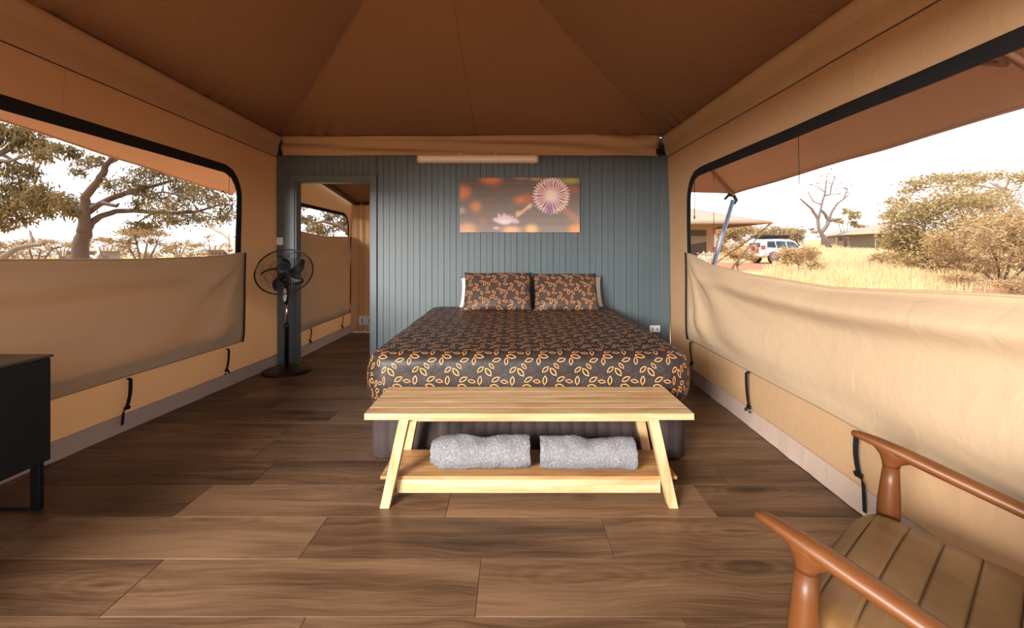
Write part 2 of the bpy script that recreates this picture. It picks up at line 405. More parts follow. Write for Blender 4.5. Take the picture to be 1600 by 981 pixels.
M['brown_mesh'] = simple('brown_mesh', (0.09, 0.06, 0.05), 0.8)
M['red_paint'] = simple('red_paint', (0.55, 0.10, 0.07), 0.5)
# ------------------------------------------------------------------ the tent room
YB = 4.93                                   # front face of the boarded back wall
def XL(Y, z):
    b = -2.58 - 0.064 * (4.96 - Y); t_ = -2.516 - 0.0305 * (Y - 2.24); k = z / 2.5
    return b + (t_ - b) * k + 0.006 * nz(Y * 2.1, z * 2.3, 3.1)
def XR(Y, z):
    b = 1.667 + 0.035 * (Y - 2.18) + 0.05 * max(0, 1.4 - Y); t_ = 1.781 - 0.028 * (Y - 2.24); k = z / 2.5
    return b + (t_ - b) * k + 0.006 * nz(Y * 2.1, z * 2.3, 8.7)
def XA(Y, z): return -2.50 + 0.008 * nz(Y * 2.4, z * 2.0, 1.3)
def XAR(Y, z): return 1.72 + 0.008 * nz(Y * 2.4, z * 2.0, 4.3)

floor = MB().box(-3.05, 1.95, -1.6, 7.3, -0.14, -0.012).build('floor', M['floor_base']); tag(floor, kind='structure')
rows = {0: -0.863, 1: -0.313, 2: -1.394, 3: -1.56, 4: -1.574, 5: -1.356, 6: -0.62, 7: -1.05, 8: -0.35, -1: -0.125, -2: -0.70}
PL = 1.28; PW = 0.288
tones = {(0, -1): 0.86, (0, 0): 0.50, (0, 1): 0.68, (-1, -1): 0.55, (-1, 0): 0.62, (1, -1): 0.80, (1, 0): 0.86, (1, -2): 0.25}
rp = random.Random(5)
for k in range(-12, 19):
    y1 = 2.099 + PW * k; y0 = y1 - PW; j0 = rows.get(k, rp.uniform(-1.28, 0))
    if y0 < -1.55 or y1 > 7.3: continue
    for n_ in range(-3, 4):
        x0 = j0 + PL * n_; x1 = x0 + PL
        x0 = max(x0, -3.0); x1 = min(x1, 1.9)
        if x1 - x0 < 0.05: continue
        e = 0.0007
        xa, xb, ya, yb = x0 + e, x1 - e, y0 + e, y1 - e; c = 0.0015
        m = MB()
        m.loft([[Vector((x, y, z)) for x, y in ((xa + d, ya + d), (xb - d, ya + d), (xb - d, yb - d), (xa + d, yb - d))] for z, d in ((-0.011, 0), (-c, 0), (0, c))])
        o = m.build('plank', M['floor_plank'], floor)
        o.color = (tones.get((k, n_), rp.uniform(0.3, 0.72)), rp.random(), rp.random(), 1)

def ray_rr(cy, cz, a, y0, y1, z0, z1, r):
    """where the ray from (cy,cz) at angle a meets a rounded rectangle (r = 0: a plain one)"""
    dy, dz = math.cos(a), math.sin(a); lo, hi = 0.0, 12.0
    def inside(t_):
        y, z = cy + dy * t_, cz + dz * t_
        if not (y0 <= y <= y1 and z0 <= z <= z1): return False
        if r <= 0: return True
        qy = max(y0 + r - y, 0, y - (y1 - r)); qz = max(z0 + r - z, 0, z - (z1 - r))
        return qy * qy + qz * qz <= r * r or qy == 0 or qz == 0
    for _ in range(40):
        m = (lo + hi) / 2
        if inside(m): lo = m
        else: hi = m
    return cy + dy * lo, cz + dz * lo

def holed_wall(name, XF, oy0, oy1, oz1, hole, r, sgn, label=None, band=0.075):
    """canvas wall with a window opening; window band; returns wall"""
    y0, y1, z0, z1 = hole; cy, cz = (y0 + y1) / 2, (z0 + z1) / 2
    angs = sorted(set([2 * math.pi * k / 180 for k in range(180)] + [math.atan2(z - cz, y - cy) % (2 * math.pi) for y in (oy0, oy1) for z in (0, oz1)] +
                      [math.atan2(z - cz, y - cy) % (2 * math.pi) for y in (y0, y1, y0 + r, y1 - r) for z in (z0, z1, z0 + r, z1 - r)]))
    inner = [ray_rr(cy, cz, a, y0, y1, z0, z1, r) for a in angs]
    outer = [ray_rr(cy, cz, a, oy0, oy1, 0, oz1, 0) for a in angs]
    rings = []
    for k in range(9):
        f = k / 8
        rings.append([Vector((XF(p[0] + (q[0] - p[0]) * f, p[1] + (q[1] - p[1]) * f), p[0] + (q[0] - p[0]) * f, p[1] + (q[1] - p[1]) * f)) for p, q in zip(inner, outer)])
    wl = MB().loft(rings, caps=False).build(name, M['wall_canvas'], smooth=True); tag(wl, label, kind='structure')
    bi = [ray_rr(cy, cz, a, y0, y1, z0, z1, r) for a in angs]
    bo = [ray_rr(cy, cz, a, y0 - band, y1 + band, z0 - band, z1 + band, r + band) for a in angs]
    rr = []
    for f, d in ((0, 0.001), (0, 0.009), (0.92, 0.011), (1, 0.009), (1, 0.001)):
        rr.append([Vector((XF(p[0] + (q[0] - p[0]) * f, p[1] + (q[1] - p[1]) * f) + sgn * d, p[0] + (q[0] - p[0]) * f, p[1] + (q[1] - p[1]) * f)) for p, q in zip(bi, bo)])
    return wl, rr, [Vector((XF(*p) - sgn * 0.004, *p)) for p in bi]

def window(n_, rr, pane):
    wn = MB().loft(rr, caps=False).build('window_%d' % n_, M['black_web'], smooth=False); tag(wn, kind='structure')
    m = MB(); m.add(pane, [tuple(range(len(pane)))]); m.build('insect_screen', M['screen'], wn)
    return wn

wall_left, rr, pn = holed_wall('wall_left', XL, -0.05, 4.96, 2.5, (0.30, 4.21, 0.52, 1.955), 0.20, 1, 'left tan canvas tent wall')
window(1, rr, pn)
wall_right, rr, pn = holed_wall('wall_right', XR, -0.05, 4.96, 2.5, (0.30, 4.33, 0.53, 1.945), 0.20, -1, 'right tan canvas tent wall')
window(2, rr, pn)
wall_al, rr, pn = holed_wall('wall_annex_left', XA, 4.99, 7.08, 2.35, (5.12, 6.80, 0.42, 1.78), 0.17, 1, band=0.045)
window(3, rr, pn)
wall_ar, rr, pn = holed_wall('wall_annex_right', XAR, 4.99, 7.08, 2.35, (5.12, 6.80, 0.36, 1.78), 0.17, -1, band=0.045)  # unseen wall; its opening is added to let light into the annex

def ribbon(pts, w_, name, mat, parent, along=(0, 1, 0), th=0.002):
    """flat webbing through pts, its width lying along the given direction"""
    a = Vector(along); m = MB(); rings = []
    for i, p in enumerate(pts):
        p = Vector(p); t_ = (Vector(pts[min(i + 1, len(pts) - 1)]) - Vector(pts[max(i - 1, 0)])).normalized()
        n_ = t_.cross(a).normalized(); b = n_.cross(t_).normalized()
        rings.append([p + b * w_ / 2 + n_ * th / 2, p - b * w_ / 2 + n_ * th / 2, p - b * w_ / 2 - n_ * th / 2, p + b * w_ / 2 - n_ * th / 2])
    return m.loft(rings).build(name, mat, parent)

def strap(wall, XF, sgn, Y, z1, z0, style):
    x = lambda z, d: XF(Y, z) + sgn * d
    pts = [(x(z1, 0.03), Y, z1), (x(z1 - .01, 0.05), Y, z1 - .012)] + [(x(z, 0.05 - 0.02 * f), Y + 0.012 * math.sin(f * 3), z) for f, z in ((f, z1 - 0.02 - (z1 - z0 - 0.02) * f) for f in (0, .25, .5, .75, 1))]
    s = ribbon(pts, 0.032, 'strap', M['black_web'], wall)
    zb = z0; xb = x(zb, 0.032)
    MB().box(-0.006, 0.006, -0.019, 0.019, -0.010, 0.012, Matrix.Translation((xb, Y, zb))).build('buckle', M['black_plastic'], s)
    if style == 0:      # a fork of two short tails
        ribbon([(xb, Y, zb), (xb + sgn * .012, Y - 0.022, zb - 0.018), (xb + sgn * .006, Y - 0.034, zb - 0.032)], 0.016, 'strap_tail', M['black_web'], s, (0, 0.5, 1))
        ribbon([(xb, Y, zb), (xb + sgn * .012, Y + 0.018, zb - 0.018), (xb + sgn * .006, Y + 0.026, zb - 0.036)], 0.016, 'strap_tail', M['black_web'], s, (0, 0.5, -1))
    else:               # a folded knot with one long tail
        ribbon([(xb, Y + 0.03, zb - 0.006), (xb + sgn * .01, Y, zb + 0.006), (xb + sgn * .014, Y - 0.03, zb + 0.008), (xb + sgn * .012, Y - 0.042, zb - 0.02), (xb + sgn * .008, Y - 0.045, zb - style)], 0.022, 'strap_tail', M['black_web'], s, (0, 0.8, 0.6))

def skirt(wall, XF, sgn, ya, yb, h=0.115):
    m = MB()
    def fn(u, v):
        Y = ya + (yb - ya) * u; z = 0.004 + h * v
        d = 0.006 + 0.016 * (1 - v) + 0.010 * (1 - v) * nz(Y * 5, z * 3, 5) + 0.004 * nz(Y * 17, z * 4, 2)
        return Vector((XF(Y, z) + sgn * d, Y, z))
    m.grid(fn, 110, 5); m.build('skirt', M['skirt'], wall, smooth=True)
    mm = MB(); mm.tube([(XF(Y, h + .006) + sgn * 0.007, Y, h + .006) for Y in [ya + (yb - ya) * i / 30 for i in range(31)]], 0.0028, 5)
    mm.build('seam', M['skirt'], wall, smooth=True)

def flap(wall, XF, sgn, ya, yb, zb, ztop, fold, name='flap'):
    m = MB(); NU, NV = 110, 46
    def fn(u, v):
        Y = ya + (yb - ya) * u; zt = lerp_table(ztop, Y); z = zb + (zt - zb) * v
        return Vector((XF(Y, z) + sgn * (0.010 + 0.010 * sstep(0, .1, v) + fold(Y, z, u, v)), Y, z))
    m.grid(fn, NU, NV)
    o = m.build(name, M['flap_canvas'], wall, smooth=True, solid=0.003)
    # hem rolled along the loose top edge
    hm = MB(); hm.tube([fn(i / 80, 1.0) + Vector((sgn * 0.001, 0, -0.002)) for i in range(81)], 0.006, 6); hm.build('hem', M['flap_canvas'], wall, smooth=True)
    for e in (0, 1):
        zp = MB(); zp.tube([fn(e, v / 20) + Vector((sgn * 0.004, 0.006 * (1 if e else -1), 0)) for v in range(21)], 0.0085, 6); zp.build('zip', M['black_web'], wall, smooth=True)
    return fn

def fold_right(Y, z, u, v):
    env = math.sin(math.pi * min(1, max(0, u))) ** 0.5
    d = 0.065 * env * math.exp(-((z - 0.60) / 0.13) ** 2) * (0.75 + 0.25 * math.sin(Y * 1.7))     # slack lying on the bottom seam
    d += 0.075 * env * math.exp(-((v - 0.83) / 0.10) ** 2)
    d += -0.035 * env * sstep(0.93, 1.0, v)                                                       # lip leaning back to the screen
    r = math.hypot((4.41 - Y), (1.235 - z)); a = math.atan2(1.235 - z, 4.41 - Y)
    d += 0.030 * sstep(0.05, 0.5, r) * math.exp(-r / 1.3) * math.sin(a * 13 + 0.8) * sstep(0, 0.06, 1 - u)
    d += 0.012 * env * nz(Y * 1.6, z * 2.6, 2.2)
    return max(0.0, d) * sstep(0.0, 0.24, v) * sstep(0, 0.03, 1 - u)
def fold_left(Y, z, u, v):
    env = math.sin(math.pi * min(1, max(0, u))) ** 0.5
    d = 0.045 * env * math.exp(-((z - 0.60) / 0.13) ** 2)
    d += 0.065 * env * math.exp(-((v - 0.82) / 0.11) ** 2) - 0.03 * env * sstep(0.92, 1, v)
    r = math.hypot((4.32 - Y), (1.235 - z)); a = math.atan2(1.235 - z, 4.32 - Y)
    d += 0.034 * sstep(0.05, 0.5, r) * math.exp(-r / 1.6) * math.sin(a * 11 + 2.0) * sstep(0, 0.06, 1 - u)
    d += 0.014 * env * nz(Y * 1.3, z * 2.8, 7.7)
    return max(0.0, d) * sstep(0.0, 0.24, v) * sstep(0, 0.03, 1 - u)
def fold_annex(Y, z, u, v):
    r = math.hypot((6.86 - Y), (1.475 - z)); a = math.atan2(1.475 - z, 6.86 - Y)
    d = 0.03 * math.exp(-((v - 0.8) / 0.1) ** 2) + 0.03 * math.exp(-((z - 0.4) / 0.1) ** 2) + 0.03 * math.exp(-r / 0.8) * math.sin(a * 9 + 1) + 0.02 * nz(Y * 3, z * 3, 1)
    return max(0, d) * sstep(0, 0.1, v + .02) * sstep(0, 0.05, 1 - u) * sstep(0, 0.05, u)
flap(wall_left, XL, 1, 0.22, 4.325, 0.376, [(0.22, 1.24), (1.2, 1.205), (2.15, 1.204), (3.1, 1.192), (3.7, 1.20), (4.0, 1.212), (4.33, 1.236)], fold_left)
flap(wall_right, XR, -1, 0.22, 4.41, 0.385, [(0.22, 1.24), (0.8, 1.15), (1.49, 1.095), (2.38, 1.056), (3.13, 1.08), (3.8, 1.13), (4.41, 1.236)], fold_right)
flap(wall_al, XA, 1, 5.06, 6.865, 0.305, [(5.06, 1.49), (5.9, 1.45), (6.87, 1.475)], fold_annex)
skirt(wall_left, XL, 1, 0, 4.92); skirt(wall_right, XR, -1, 0, 4.92); skirt(wall_al, XA, 1, 5.0, 7.05)
strap(wall_left, XL, 1, 3.09, 0.372, 0.165, 0.10); strap(wall_left, XL, 1, 4.08, 0.362, 0.165, 0)
strap(wall_right, XR, -1, 3.17, 0.395, 0.145, 0); strap(wall_right, XR, -1, 2.12, 0.385, 0.185, 0.15); strap(wall_right, XR, -1, 4.25, 0.39, 0.19, 0)
strap(wall_al, XA, 1, 5.47, 0.31, 0.16, 0); strap(wall_al, XA, 1, 6.5, 0.31, 0.17, 0)
# vertical joins in the wall cloth
for wl, XF, sgn, ys, z0, z1 in ((wall_left, XL, 1, (2.55, 4.05), 2.04, 2.28), (wall_right, XR, -1, (3.62, 2.30), 2.04, 2.28), (wall_right, XR, -1, (3.90,), 0.12, 0.38)):
    for Y in ys:
        MB().tube([(XF(Y, z0 + (z1 - z0) * i / 6) + sgn * 0.001, Y, z0 + (z1 - z0) * i / 6) for i in range(7)], 0.0025, 5).build('seam', M['wall_canvas'], wl, smooth=True)

# pocket of cloth round the eave rail, on both sides
def pocket(name, XF, XT, sgn):
    m = MB(); prof = [(2.282, 0.004), (2.287, 0.014), (2.31, 0.022), (2.35, 0.034), (2.40, 0.034), (2.43, 0.042), (2.47, 0.066), (2.498, 0.072), (2.512, 0.06), (2.515, 0.0)]
    n_ = 60
    rings = []
    for i in range(n_ + 1):
        Y = -0.05 + 4.96 * i / n_
        rings.append([Vector((XF(Y, min(z, 2.5)) + sgn * (d + (0.006 * nz(Y * 2, z * 9, 1) if d > .01 else 0)), Y, z)) for z, d in prof])
    m.loft(rings, caps=False, closed=False); o = m.build(name, M['wall_canvas'], smooth=True); tag(o, kind='structure')
    MB().tube([(XF(Y, 2.284) + sgn * 0.012, Y, 2.284) for Y in [4.93 * i / 30 for i in range(31)]], 0.0035, 5).build('seam', M['rope_dark'], o, smooth=True)
pocket('trim_1', XL, None, 1); pocket('trim_2', XR, None, -1)

# ceiling: hipped cloth lining rising to one peak
AP = Vector((-0.42, 2.45, 3.28))
cs = [Vector((-2.55, -0.05, 2.505)), Vector((1.80, -0.05, 2.505)), Vector((1.70, 4.93, 2.505)), Vector((-2.58, 4.93, 2.505))]
def panel_pt(A, B, s_, t_):
    e = A.lerp(B, s_); p = e.lerp(AP, t_)
    p.z -= 0.16 * math.sin(math.pi * min(1, t_)) * (0.45 + 0.55 * math.sin(math.pi * s_)) * (1 - t_ * 0.5)
    g = math.exp(-t_ / 0.07)                                                   # gathers along the laced edge
    p.z += 0.04 * (1 - t_) * sstep(0, .03, t_) * g * math.sin((e.x * 3.1 + e.y * 3.7) * 9 + 3 * nz(e.x * 3, e.y * 3)) * sstep(-.05, .35, nz(e.x * 1.2, e.y * 1.2, 4))
    p.z += 0.010 * (1 - t_) * nz(p.x * 1.7, p.y * 1.7, 6) * sstep(0, 0.1, t_)
    return p
cm = MB()
for i in range(4):
    A, B = cs[i], cs[(i + 1) % 4]
    cm.grid(lambda u, v, A=A, B=B: panel_pt(A, B, u, v ** 1.6), 110, 40)
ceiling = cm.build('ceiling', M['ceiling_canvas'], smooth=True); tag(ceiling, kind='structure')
for i in range(4):
    A, B = cs[i], cs[(i + 1) % 4]
    MB().tube([panel_pt(A, B, 0.0, 0.02 + 0.95 * k / 24) - Vector((0, 0, 0.001)) for k in range(25)], 0.006, 6).build('seam', M['ceiling_canvas'], ceiling, smooth=True)
    MB().tube([panel_pt(A, B, 0.485, 0.01 + 0.96 * k / 24) - Vector((0, 0, 0.000)) for k in range(25)], 0.004, 6).build('seam', M['ceiling_canvas'], ceiling, smooth=True)

# cloth header over the open front, unseen behind the camera; added to shade upper walls
hd = MB().box(-2.6, 1.85, -0.09, -0.06, 2.17, 2.56).build('wall_front', M['wall_canvas']); tag(hd, kind='structure')

# back wall of vertical boards, with a doorway
DX0, DX1, DZ = -2.387, -1.549, 2.022
wb = MB(); wb.box(-2.60, DX0 - 0.0, YB + 0.012, YB + 0.10, 0, 2.5); wb.box(DX1, 1.74, YB + 0.012, YB + 0.10, 0, 2.5); wb.box(DX0, DX1, YB + 0.012, YB + 0.10, DZ, 2.5)
wall_back = wb.build('wall_back', M['groove']); tag(wall_back, 'dark blue boarded back wall', kind='structure')
def board(x0, x1, z0, z1, name='board', gl=0.0006, gr=0.0006):
    c = 0.0022; y0, y1 = YB, YB + 0.012
    m = MB(); prof = [(x0 + gl, y1), (x0 + gl, y0 + c), (x0 + gl + c, y0), (x1 - gr - c, y0), (x1 - gr, y0 + c), (x1 - gr, y1)]
    m.loft([[Vector((x, y, z)) for x, y in prof] for z in (z0, z1)]); m.build(name, M['blue_paint'], wall_back)
PB = 0.0668; x = -1.482; i = 0
while x < 1.71:
    board(x, min(x + PB, 1.735), 0.0, 2.30, 'board', *((0.0011, 0.0002) if i % 2 else (0.0002, 0.0011))); x += PB; i += 1
x = -2.24
while x < -1.50:
    board(x, min(x + PB, -1.484), DZ + 0.07, 2.30); x += PB
board(-2.595, -2.44, 0.0, 2.30, 'corner_board')
MB().box(-2.44, -2.24, YB, YB + 0.012, DZ + 0.07, 2.30).build('board', M['blue_paint'], wall_back)
MB().box(1.64, 1.735, YB - 0.016, YB - 0.001, 0, 2.30).build('corner_board', M['blue_paint'], wall_back, bevel=0.003)
# doorway trim
dr = MB().box(DX0 - 0.055, DX0 + 0.0, YB - 0.022, YB - 0.001, 0, DZ + 0.065).build('door_1', M['blue_paint'], bevel=0.003); tag(dr, kind='structure')
MB().box(DX1, DX1 + 0.065, YB - 0.022, YB - 0.001, 0, DZ + 0.065).build('jamb', M['blue_paint'], dr, bevel=0.003)
MB().box(DX0, DX1, YB - 0.022, YB - 0.001, DZ, DZ + 0.065).build('head', M['blue_paint'], dr, bevel=0.003)
MB().box(DX0, DX0 + 0.014, YB - 0.004, YB + 0.11, 0, DZ).build('reveal', M['blue_paint'], dr)
MB().box(DX1 - 0.014, DX1, YB - 0.004, YB + 0.11, 0, DZ).build('reveal', M['blue_paint'], dr)
MB().box(DX0 + .014, DX1 - .014, YB - 0.004, YB + 0.11, DZ - 0.014, DZ).build('reveal', M['blue_paint'], dr)

# cloth valance hiding the joint of wall and ceiling
vm = MB()
def vfn(u, v):
    X = -2.50 + 4.10 * u; z = 2.293 + 0.215 * v + (0.035 * math.exp(-((u - 0.78) / 0.16) ** 2) - 0.006) * v
    d = 0.055 - 0.02 * (1 - v) + 0.024 * nz(X * 1.3, z * 14, 2) + 0.022 * math.sin(z * 40 + X * 1.9 + 2.2 * nz(X * .8, 1, 1)) * math.sin(math.pi * v)
    d += 0.02 * math.exp(-((1 - u) / 0.12)) * math.sin(v * 9 + u * 30)
    return Vector((X, YB - 0.012 - d, z))
vm.grid(vfn, 130, 16); val = vm.build('trim_3', M['wall_canvas'], smooth=True, solid=0.003); tag(val, kind='structure')
MB().box(1.565, 1.60, YB - 0.10, YB - 0.06, 2.30, 2.365).build('bracket', M['black_plastic'], val, bevel=0.004)

# annex behind the doorway
am = MB()
def cfn(u, v):
    X = -2.44 + 4.2 * u; Y = 4.99 + 2.06 * v; zr = 2.265 - 0.131 * (Y - 4.99)
    return Vector((X, Y, zr + 0.55 * math.sin(math.pi * u) ** 0.8 * (1 - 0.75 * v) - 0.02 * nz(X * 2, Y * 2, 1)))
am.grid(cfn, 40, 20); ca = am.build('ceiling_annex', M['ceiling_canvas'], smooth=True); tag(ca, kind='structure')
MB().tube([(-2.44, 5.0, 2.245), (-2.43, 7.0, 1.99)], 0.034, 10).build('rail', M['dark_rail'], ca, smooth=True)
MB().tube([(-2.43, 6.99, 1.995), (1.7, 6.99, 1.995)], 0.022, 10).build('rail', M['dark_rail'], ca, smooth=True)
bm_ = MB()
def bfn(u, v):
    X = -2.50 + 4.22 * u; z = 0.004 + 2.05 * v
    s_ = X + 2.5
    d = 0.06 * math.sin(s_ * 21 + 0.5 * nz(s_ * 4, z)) * (0.4 + 0.6 * v) + 0.03 * math.sin(s_ * 47 + 1) + 0.03 * (1 - v) ** 6 * nz(X * 12, z * 12, 3)
    d -= 0.11 * math.exp(-((s_ - 0.12) / 0.02) ** 2)
    return Vector((X, 6.98 - d - 0.05 * (1 - v) ** 8, z))
bm_.grid(bfn, 240, 24); wab = bm_.build('wall_annex_back', M['wall_canvas'], smooth=True); tag(wab, kind='structure')

# ------------------------------------------------------------------ bed, bedspread, pillows
BX = 0.10
bed = empty('king_bed', (BX, 3.75, 0)); tag(bed, 'low king bed in a dark brown quilted valance against the blue boards', 'bed')
def bedloop(x0, x1, y0, y1, r, n_=960):
    pts = rounded_rect(x0, x1, y0, y1, r, 10, 1); out = []
    seg = [(Vector((*a, 0)), Vector((*b, 0))) for a, b in zip(pts, pts[1:] + pts[:1])]; L = sum((b - a).length for a, b in seg)
    step = L / n_; d = 0.0; acc = 0.0
    it = iter(seg); a, b = next(it); l = (b - a).length
    for k in range(n_):
        tgt = k * step
        while acc + l < tgt - 1e-9:
            acc += l; a, b = next(it); l = (b - a).length
        out.append(((a.lerp(b, (tgt - acc) / l if l else 0)), tgt))
    return out
lp = bedloop(-0.955, 0.955, -1.09, 1.10, 0.09)
rings = []
for z, off in ((0.012, -0.004), (0.02, 0.004), (0.10, 0.0), (0.18, 0.002), (0.26, 0.0), (0.34, 0.002), (0.42, -0.004)):
    rg = []
    for p, d in lp:
        nrm = Vector((p.x / 0.955, p.y / 1.09, 0)); nrm = Vector((round(nrm.x ** 15, 3), round(nrm.y ** 15, 3), 0)); nrm = nrm.normalized() if nrm.length > 1e-6 else Vector((0, -1, 0))
        q = 0.011 * abs(math.sin(math.pi * d / 0.073)) ** 0.6 + 0.010 * nz(d * 4, z * 9, 2)
        rg.append(Vector((p.x, p.y, z)) + nrm * (off + q - 0.01))
    rings.append(rg)
MB().loft(rings).build('valance', M['quilt'], bed, smooth=True)
MB().box(-0.90, 0.90, -1.03, 1.08, 0.415, 0.60).build('mattress', M['white_cotton'], bed, bevel=0.05)

sp_o = MB(); NP_ = 360
lp = bedloop(-0.975, 0.975, -1.125, 1.11, 0.14, NP_); uvs = []; rings = []
er = 0.075
def bed_z(x, y): return 0.645 + 0.016 * (y + 1.1) / 2.2 + 0.006 * nz(x * 3, y * 3, 1)
prof = [('t', f) for f in (0.02, .15, .3, .45, .6, .72, .84, .93)] + [('e', a) for a in (0, 18, 36, 54, 72, 90)] + [('d', f) for f in (.15, .3, .45, .6, .75, .9, 1.0)]
ed = er * math.pi / 2
for typ, f in prof:
    rg = []
    for p, d in lp:
        core = Vector((0, max(-0.2, min(0.2, p.y)), 0)); w_ = (p - core); 
        ax, ay = abs(p.x) / 0.975, abs(p.y) / 1.12
        nrm = Vector((math.copysign(max(0, abs(p.x) - 0.835), p.x), math.copysign(max(0, abs(p.y) - 0.98), p.y), 0))
        if abs(p.x) < 0.835: nrm.x = 0
        if abs(p.y) < 0.98: nrm.y = 0
        nrm = nrm.normalized()
        ep = p - nrm * er
        if typ == 't':
            q = core + (ep - core) * f; z = bed_z(q.x, q.y); uv = (q.x, q.y)
        elif typ == 'e':
            a = R(f); q = ep + nrm * er * math.sin(a); z = bed_z(q.x, q.y) - er * (1 - math.cos(a)); u2 = ep + nrm * er * a; uv = (u2.x, u2.y)
        else:
            zt = bed_z(p.x, p.y) - er; zb = 0.357 + 0.012 * nz(d * 2, 0, 3); z = zt + (zb - zt) * f
            q = p + nrm * (0.012 * math.sin(f * math.pi) + 0.016 * nz(d * 2.3, z * 3, 5) - 0.01 * f + 0.010 * math.sin(d * 6 - z * 14) * f * nz(d, 3, 2)); u2 = ep + nrm * (ed + (zt - z)); uv = (u2.x, u2.y)
        rg.append(Vector((q.x, q.y, z))); uvs.append(uv)
    rings.append(rg)
# turned hem
rg = []
for p, (pp, d) in zip(rings[-1], lp):
    rg.append(p * 1.0 + Vector((-pp.x * 0.012, -pp.y * 0.012, 0.012))); uvs.append(uvs[len(uvs) - NP_])
rings.append(rg)
n0 = len(rings[0]); sp_o.loft(rings, caps=False); sp_o.f.append(tuple(range(n0 - 1, -1, -1)))
bs = sp_o.build('bedspread', M['leaf_print'], uvs=uvs, smooth=True); bs.location = (BX, 3.745, 0)
tag(bs, 'charcoal bedspread printed with orange leaf outlines over the bed', 'bedspread')
def pillow(name, mat, cx, w_, h, th, cy, cz, lean, roll=0.0, seed=0, turn=0):
    N = 26; v = []; f = []; uv = []
    for side in (1, -1):
        for j in range(N + 1):
            for i in range(N + 1):
                a, b = -1 + 2 * i / N, -1 + 2 * j / N
                x_ = w_ / 2 * a * (1 - 0.05 * (1 - abs(b) ** 3) * abs(a) ** 2); y_ = h / 2 * b * (1 - 0.06 * (1 - abs(a) ** 3) * abs(b) ** 2)
                k = max(0, (1 - a * a) * (1 - b * b)); z_ = side * (th / 2 * k ** 0.42 * (1 + 0.25 * nz(a * 1.5 + seed, b * 1.5, side)) + 0.006 * nz(a * 5, b * 5, seed) * k ** .3)
                v.append((x_, y_, z_)); uv.append((x_ + seed * 0.1, y_ + seed * .05))
    n1 = (N + 1) ** 2
    for s_ in (0, 1):
        for j in range(N):
            for i in range(N):
                q = [s_ * n1 + j * (N + 1) + i, s_ * n1 + j * (N + 1) + i + 1, s_ * n1 + (j + 1) * (N + 1) + i + 1, s_ * n1 + (j + 1) * (N + 1) + i]
                f.append(tuple(q if s_ == 0 else q[::-1]))
    m = MB(); m.v = v; m.f = f
    o = m.build(name, mat, uvs=uv, smooth=True)
    bm2 = bmesh.new(); bm2.from_mesh(o.data); bmesh.ops.remove_doubles(bm2, verts=bm2.verts, dist=0.0004); bm2.to_mesh(o.data); bm2.free()
    o.rotation_euler = (R(90 - lean), 0, R(roll)); o.location = (cx, cy, cz)
    return o
tag(pillow('bed_pillow', M['leaf_print_turned'], -0.145, 0.71, 0.45, 0.15, 4.585, 0.84, 34, 0, 1), 'leaf-printed pillow propped up on the doorway side of the bed', 'pillow', 'leaf-printed pillows on the bed')
tag(pillow('bed_pillow', M['leaf_print_turned'], 0.55, 0.67, 0.45, 0.14, 4.595, 0.835, 36, 0, 3), 'leaf-printed pillow propped up on the outer wall side of the bed', 'pillow', 'leaf-printed pillows on the bed')
tag(pillow('bed_pillow', M['white_cotton'], -0.185, 0.74, 0.34, 0.11, 4.775, 0.815, 24, 0, 5), 'white pillow hidden behind the leaf-printed pillow nearer the doorway', 'pillow', 'white pillows behind the printed ones')
tag(pillow('bed_pillow', M['white_cotton'], 0.632, 0.66, 0.35, 0.11, 4.78, 0.82, 24, 0, 7), 'white pillow sticking out behind the leaf-printed pillow farther from the doorway', 'pillow', 'white pillows behind the printed ones')

# ------------------------------------------------------------------ bench with towels
bench = empty('wooden_bench', (0.083, 2.375, 0)); tag(bench, 'pale teak bench with splayed legs and lower shelf at the bed foot', 'bench')
def P(o, *pt): return Vector(pt) - o.location
tx0, tx1 = -0.796, 0.796; ty0, ty1 = -0.215, 0.215
bt = MB().box(tx0 + .004, tx1 - .004, ty0 + .004, ty1 - .004, 0.432, 0.438).build('bench_top', M['teak_x'], bench)
for k in range(5):
    a = ty0 + (ty1 - ty0) * k / 5; b = ty0 + (ty1 - ty0) * (k + 1) / 5
    MB().box(tx0, tx1, a + .0004, b - .0004, 0.4385, 0.462).build('plank', M['teak_x'], bt, bevel=0.002)
    if k in (0, 4): pass
MB().box(tx0, tx1, ty0 - 0.0005, ty0 + 0.02, 0.432, 0.4385).build('edge_strip', M['teak_x'], bt)
def leg4(cx0, cy0, cx1, cy1, w_, d, z0, z1):
    pts = []
    for z, cx, cy, k in ((z0, cx0, cy0, 0.92), (z1, cx1, cy1, 1.0)):
        pts += [Vector((cx - w_ / 2 * k, cy - d / 2 * k, z)), Vector((cx + w_ / 2 * k, cy - d / 2 * k, z)), Vector((cx + w_ / 2 * k, cy + d / 2 * k, z)), Vector((cx - w_ / 2 * k, cy + d / 2 * k, z))]
    return MB().hexa(pts)
for sx_ in (-1, 1):
    for sy_ in (-1, 1):
        leg4(sx_ * 0.70, sy_ * 0.185, sx_ * 0.612, sy_ * 0.142, 0.050, 0.055, 0.0, 0.432).build('leg', M['teak_z'], bench, bevel=0.003)
for sy_ in (-1, 1):
    MB().box(-0.60, 0.60, sy_ * 0.135 - 0.011, sy_ * 0.135 + 0.011, 0.398, 0.431).build('rail', M['teak_x'], bench, bevel=0.002)
    MB().box(-0.655, 0.655, sy_ * 0.1405 - 0.011, sy_ * 0.1405 + 0.011, 0.045, 0.1118).build('rail', M['teak_x'], bench, bevel=0.002)
sh = MB().box(-0.735, 0.735, -0.128, 0.128, 0.108, 0.112).build('shelf', M['teak_shelf'], bench)
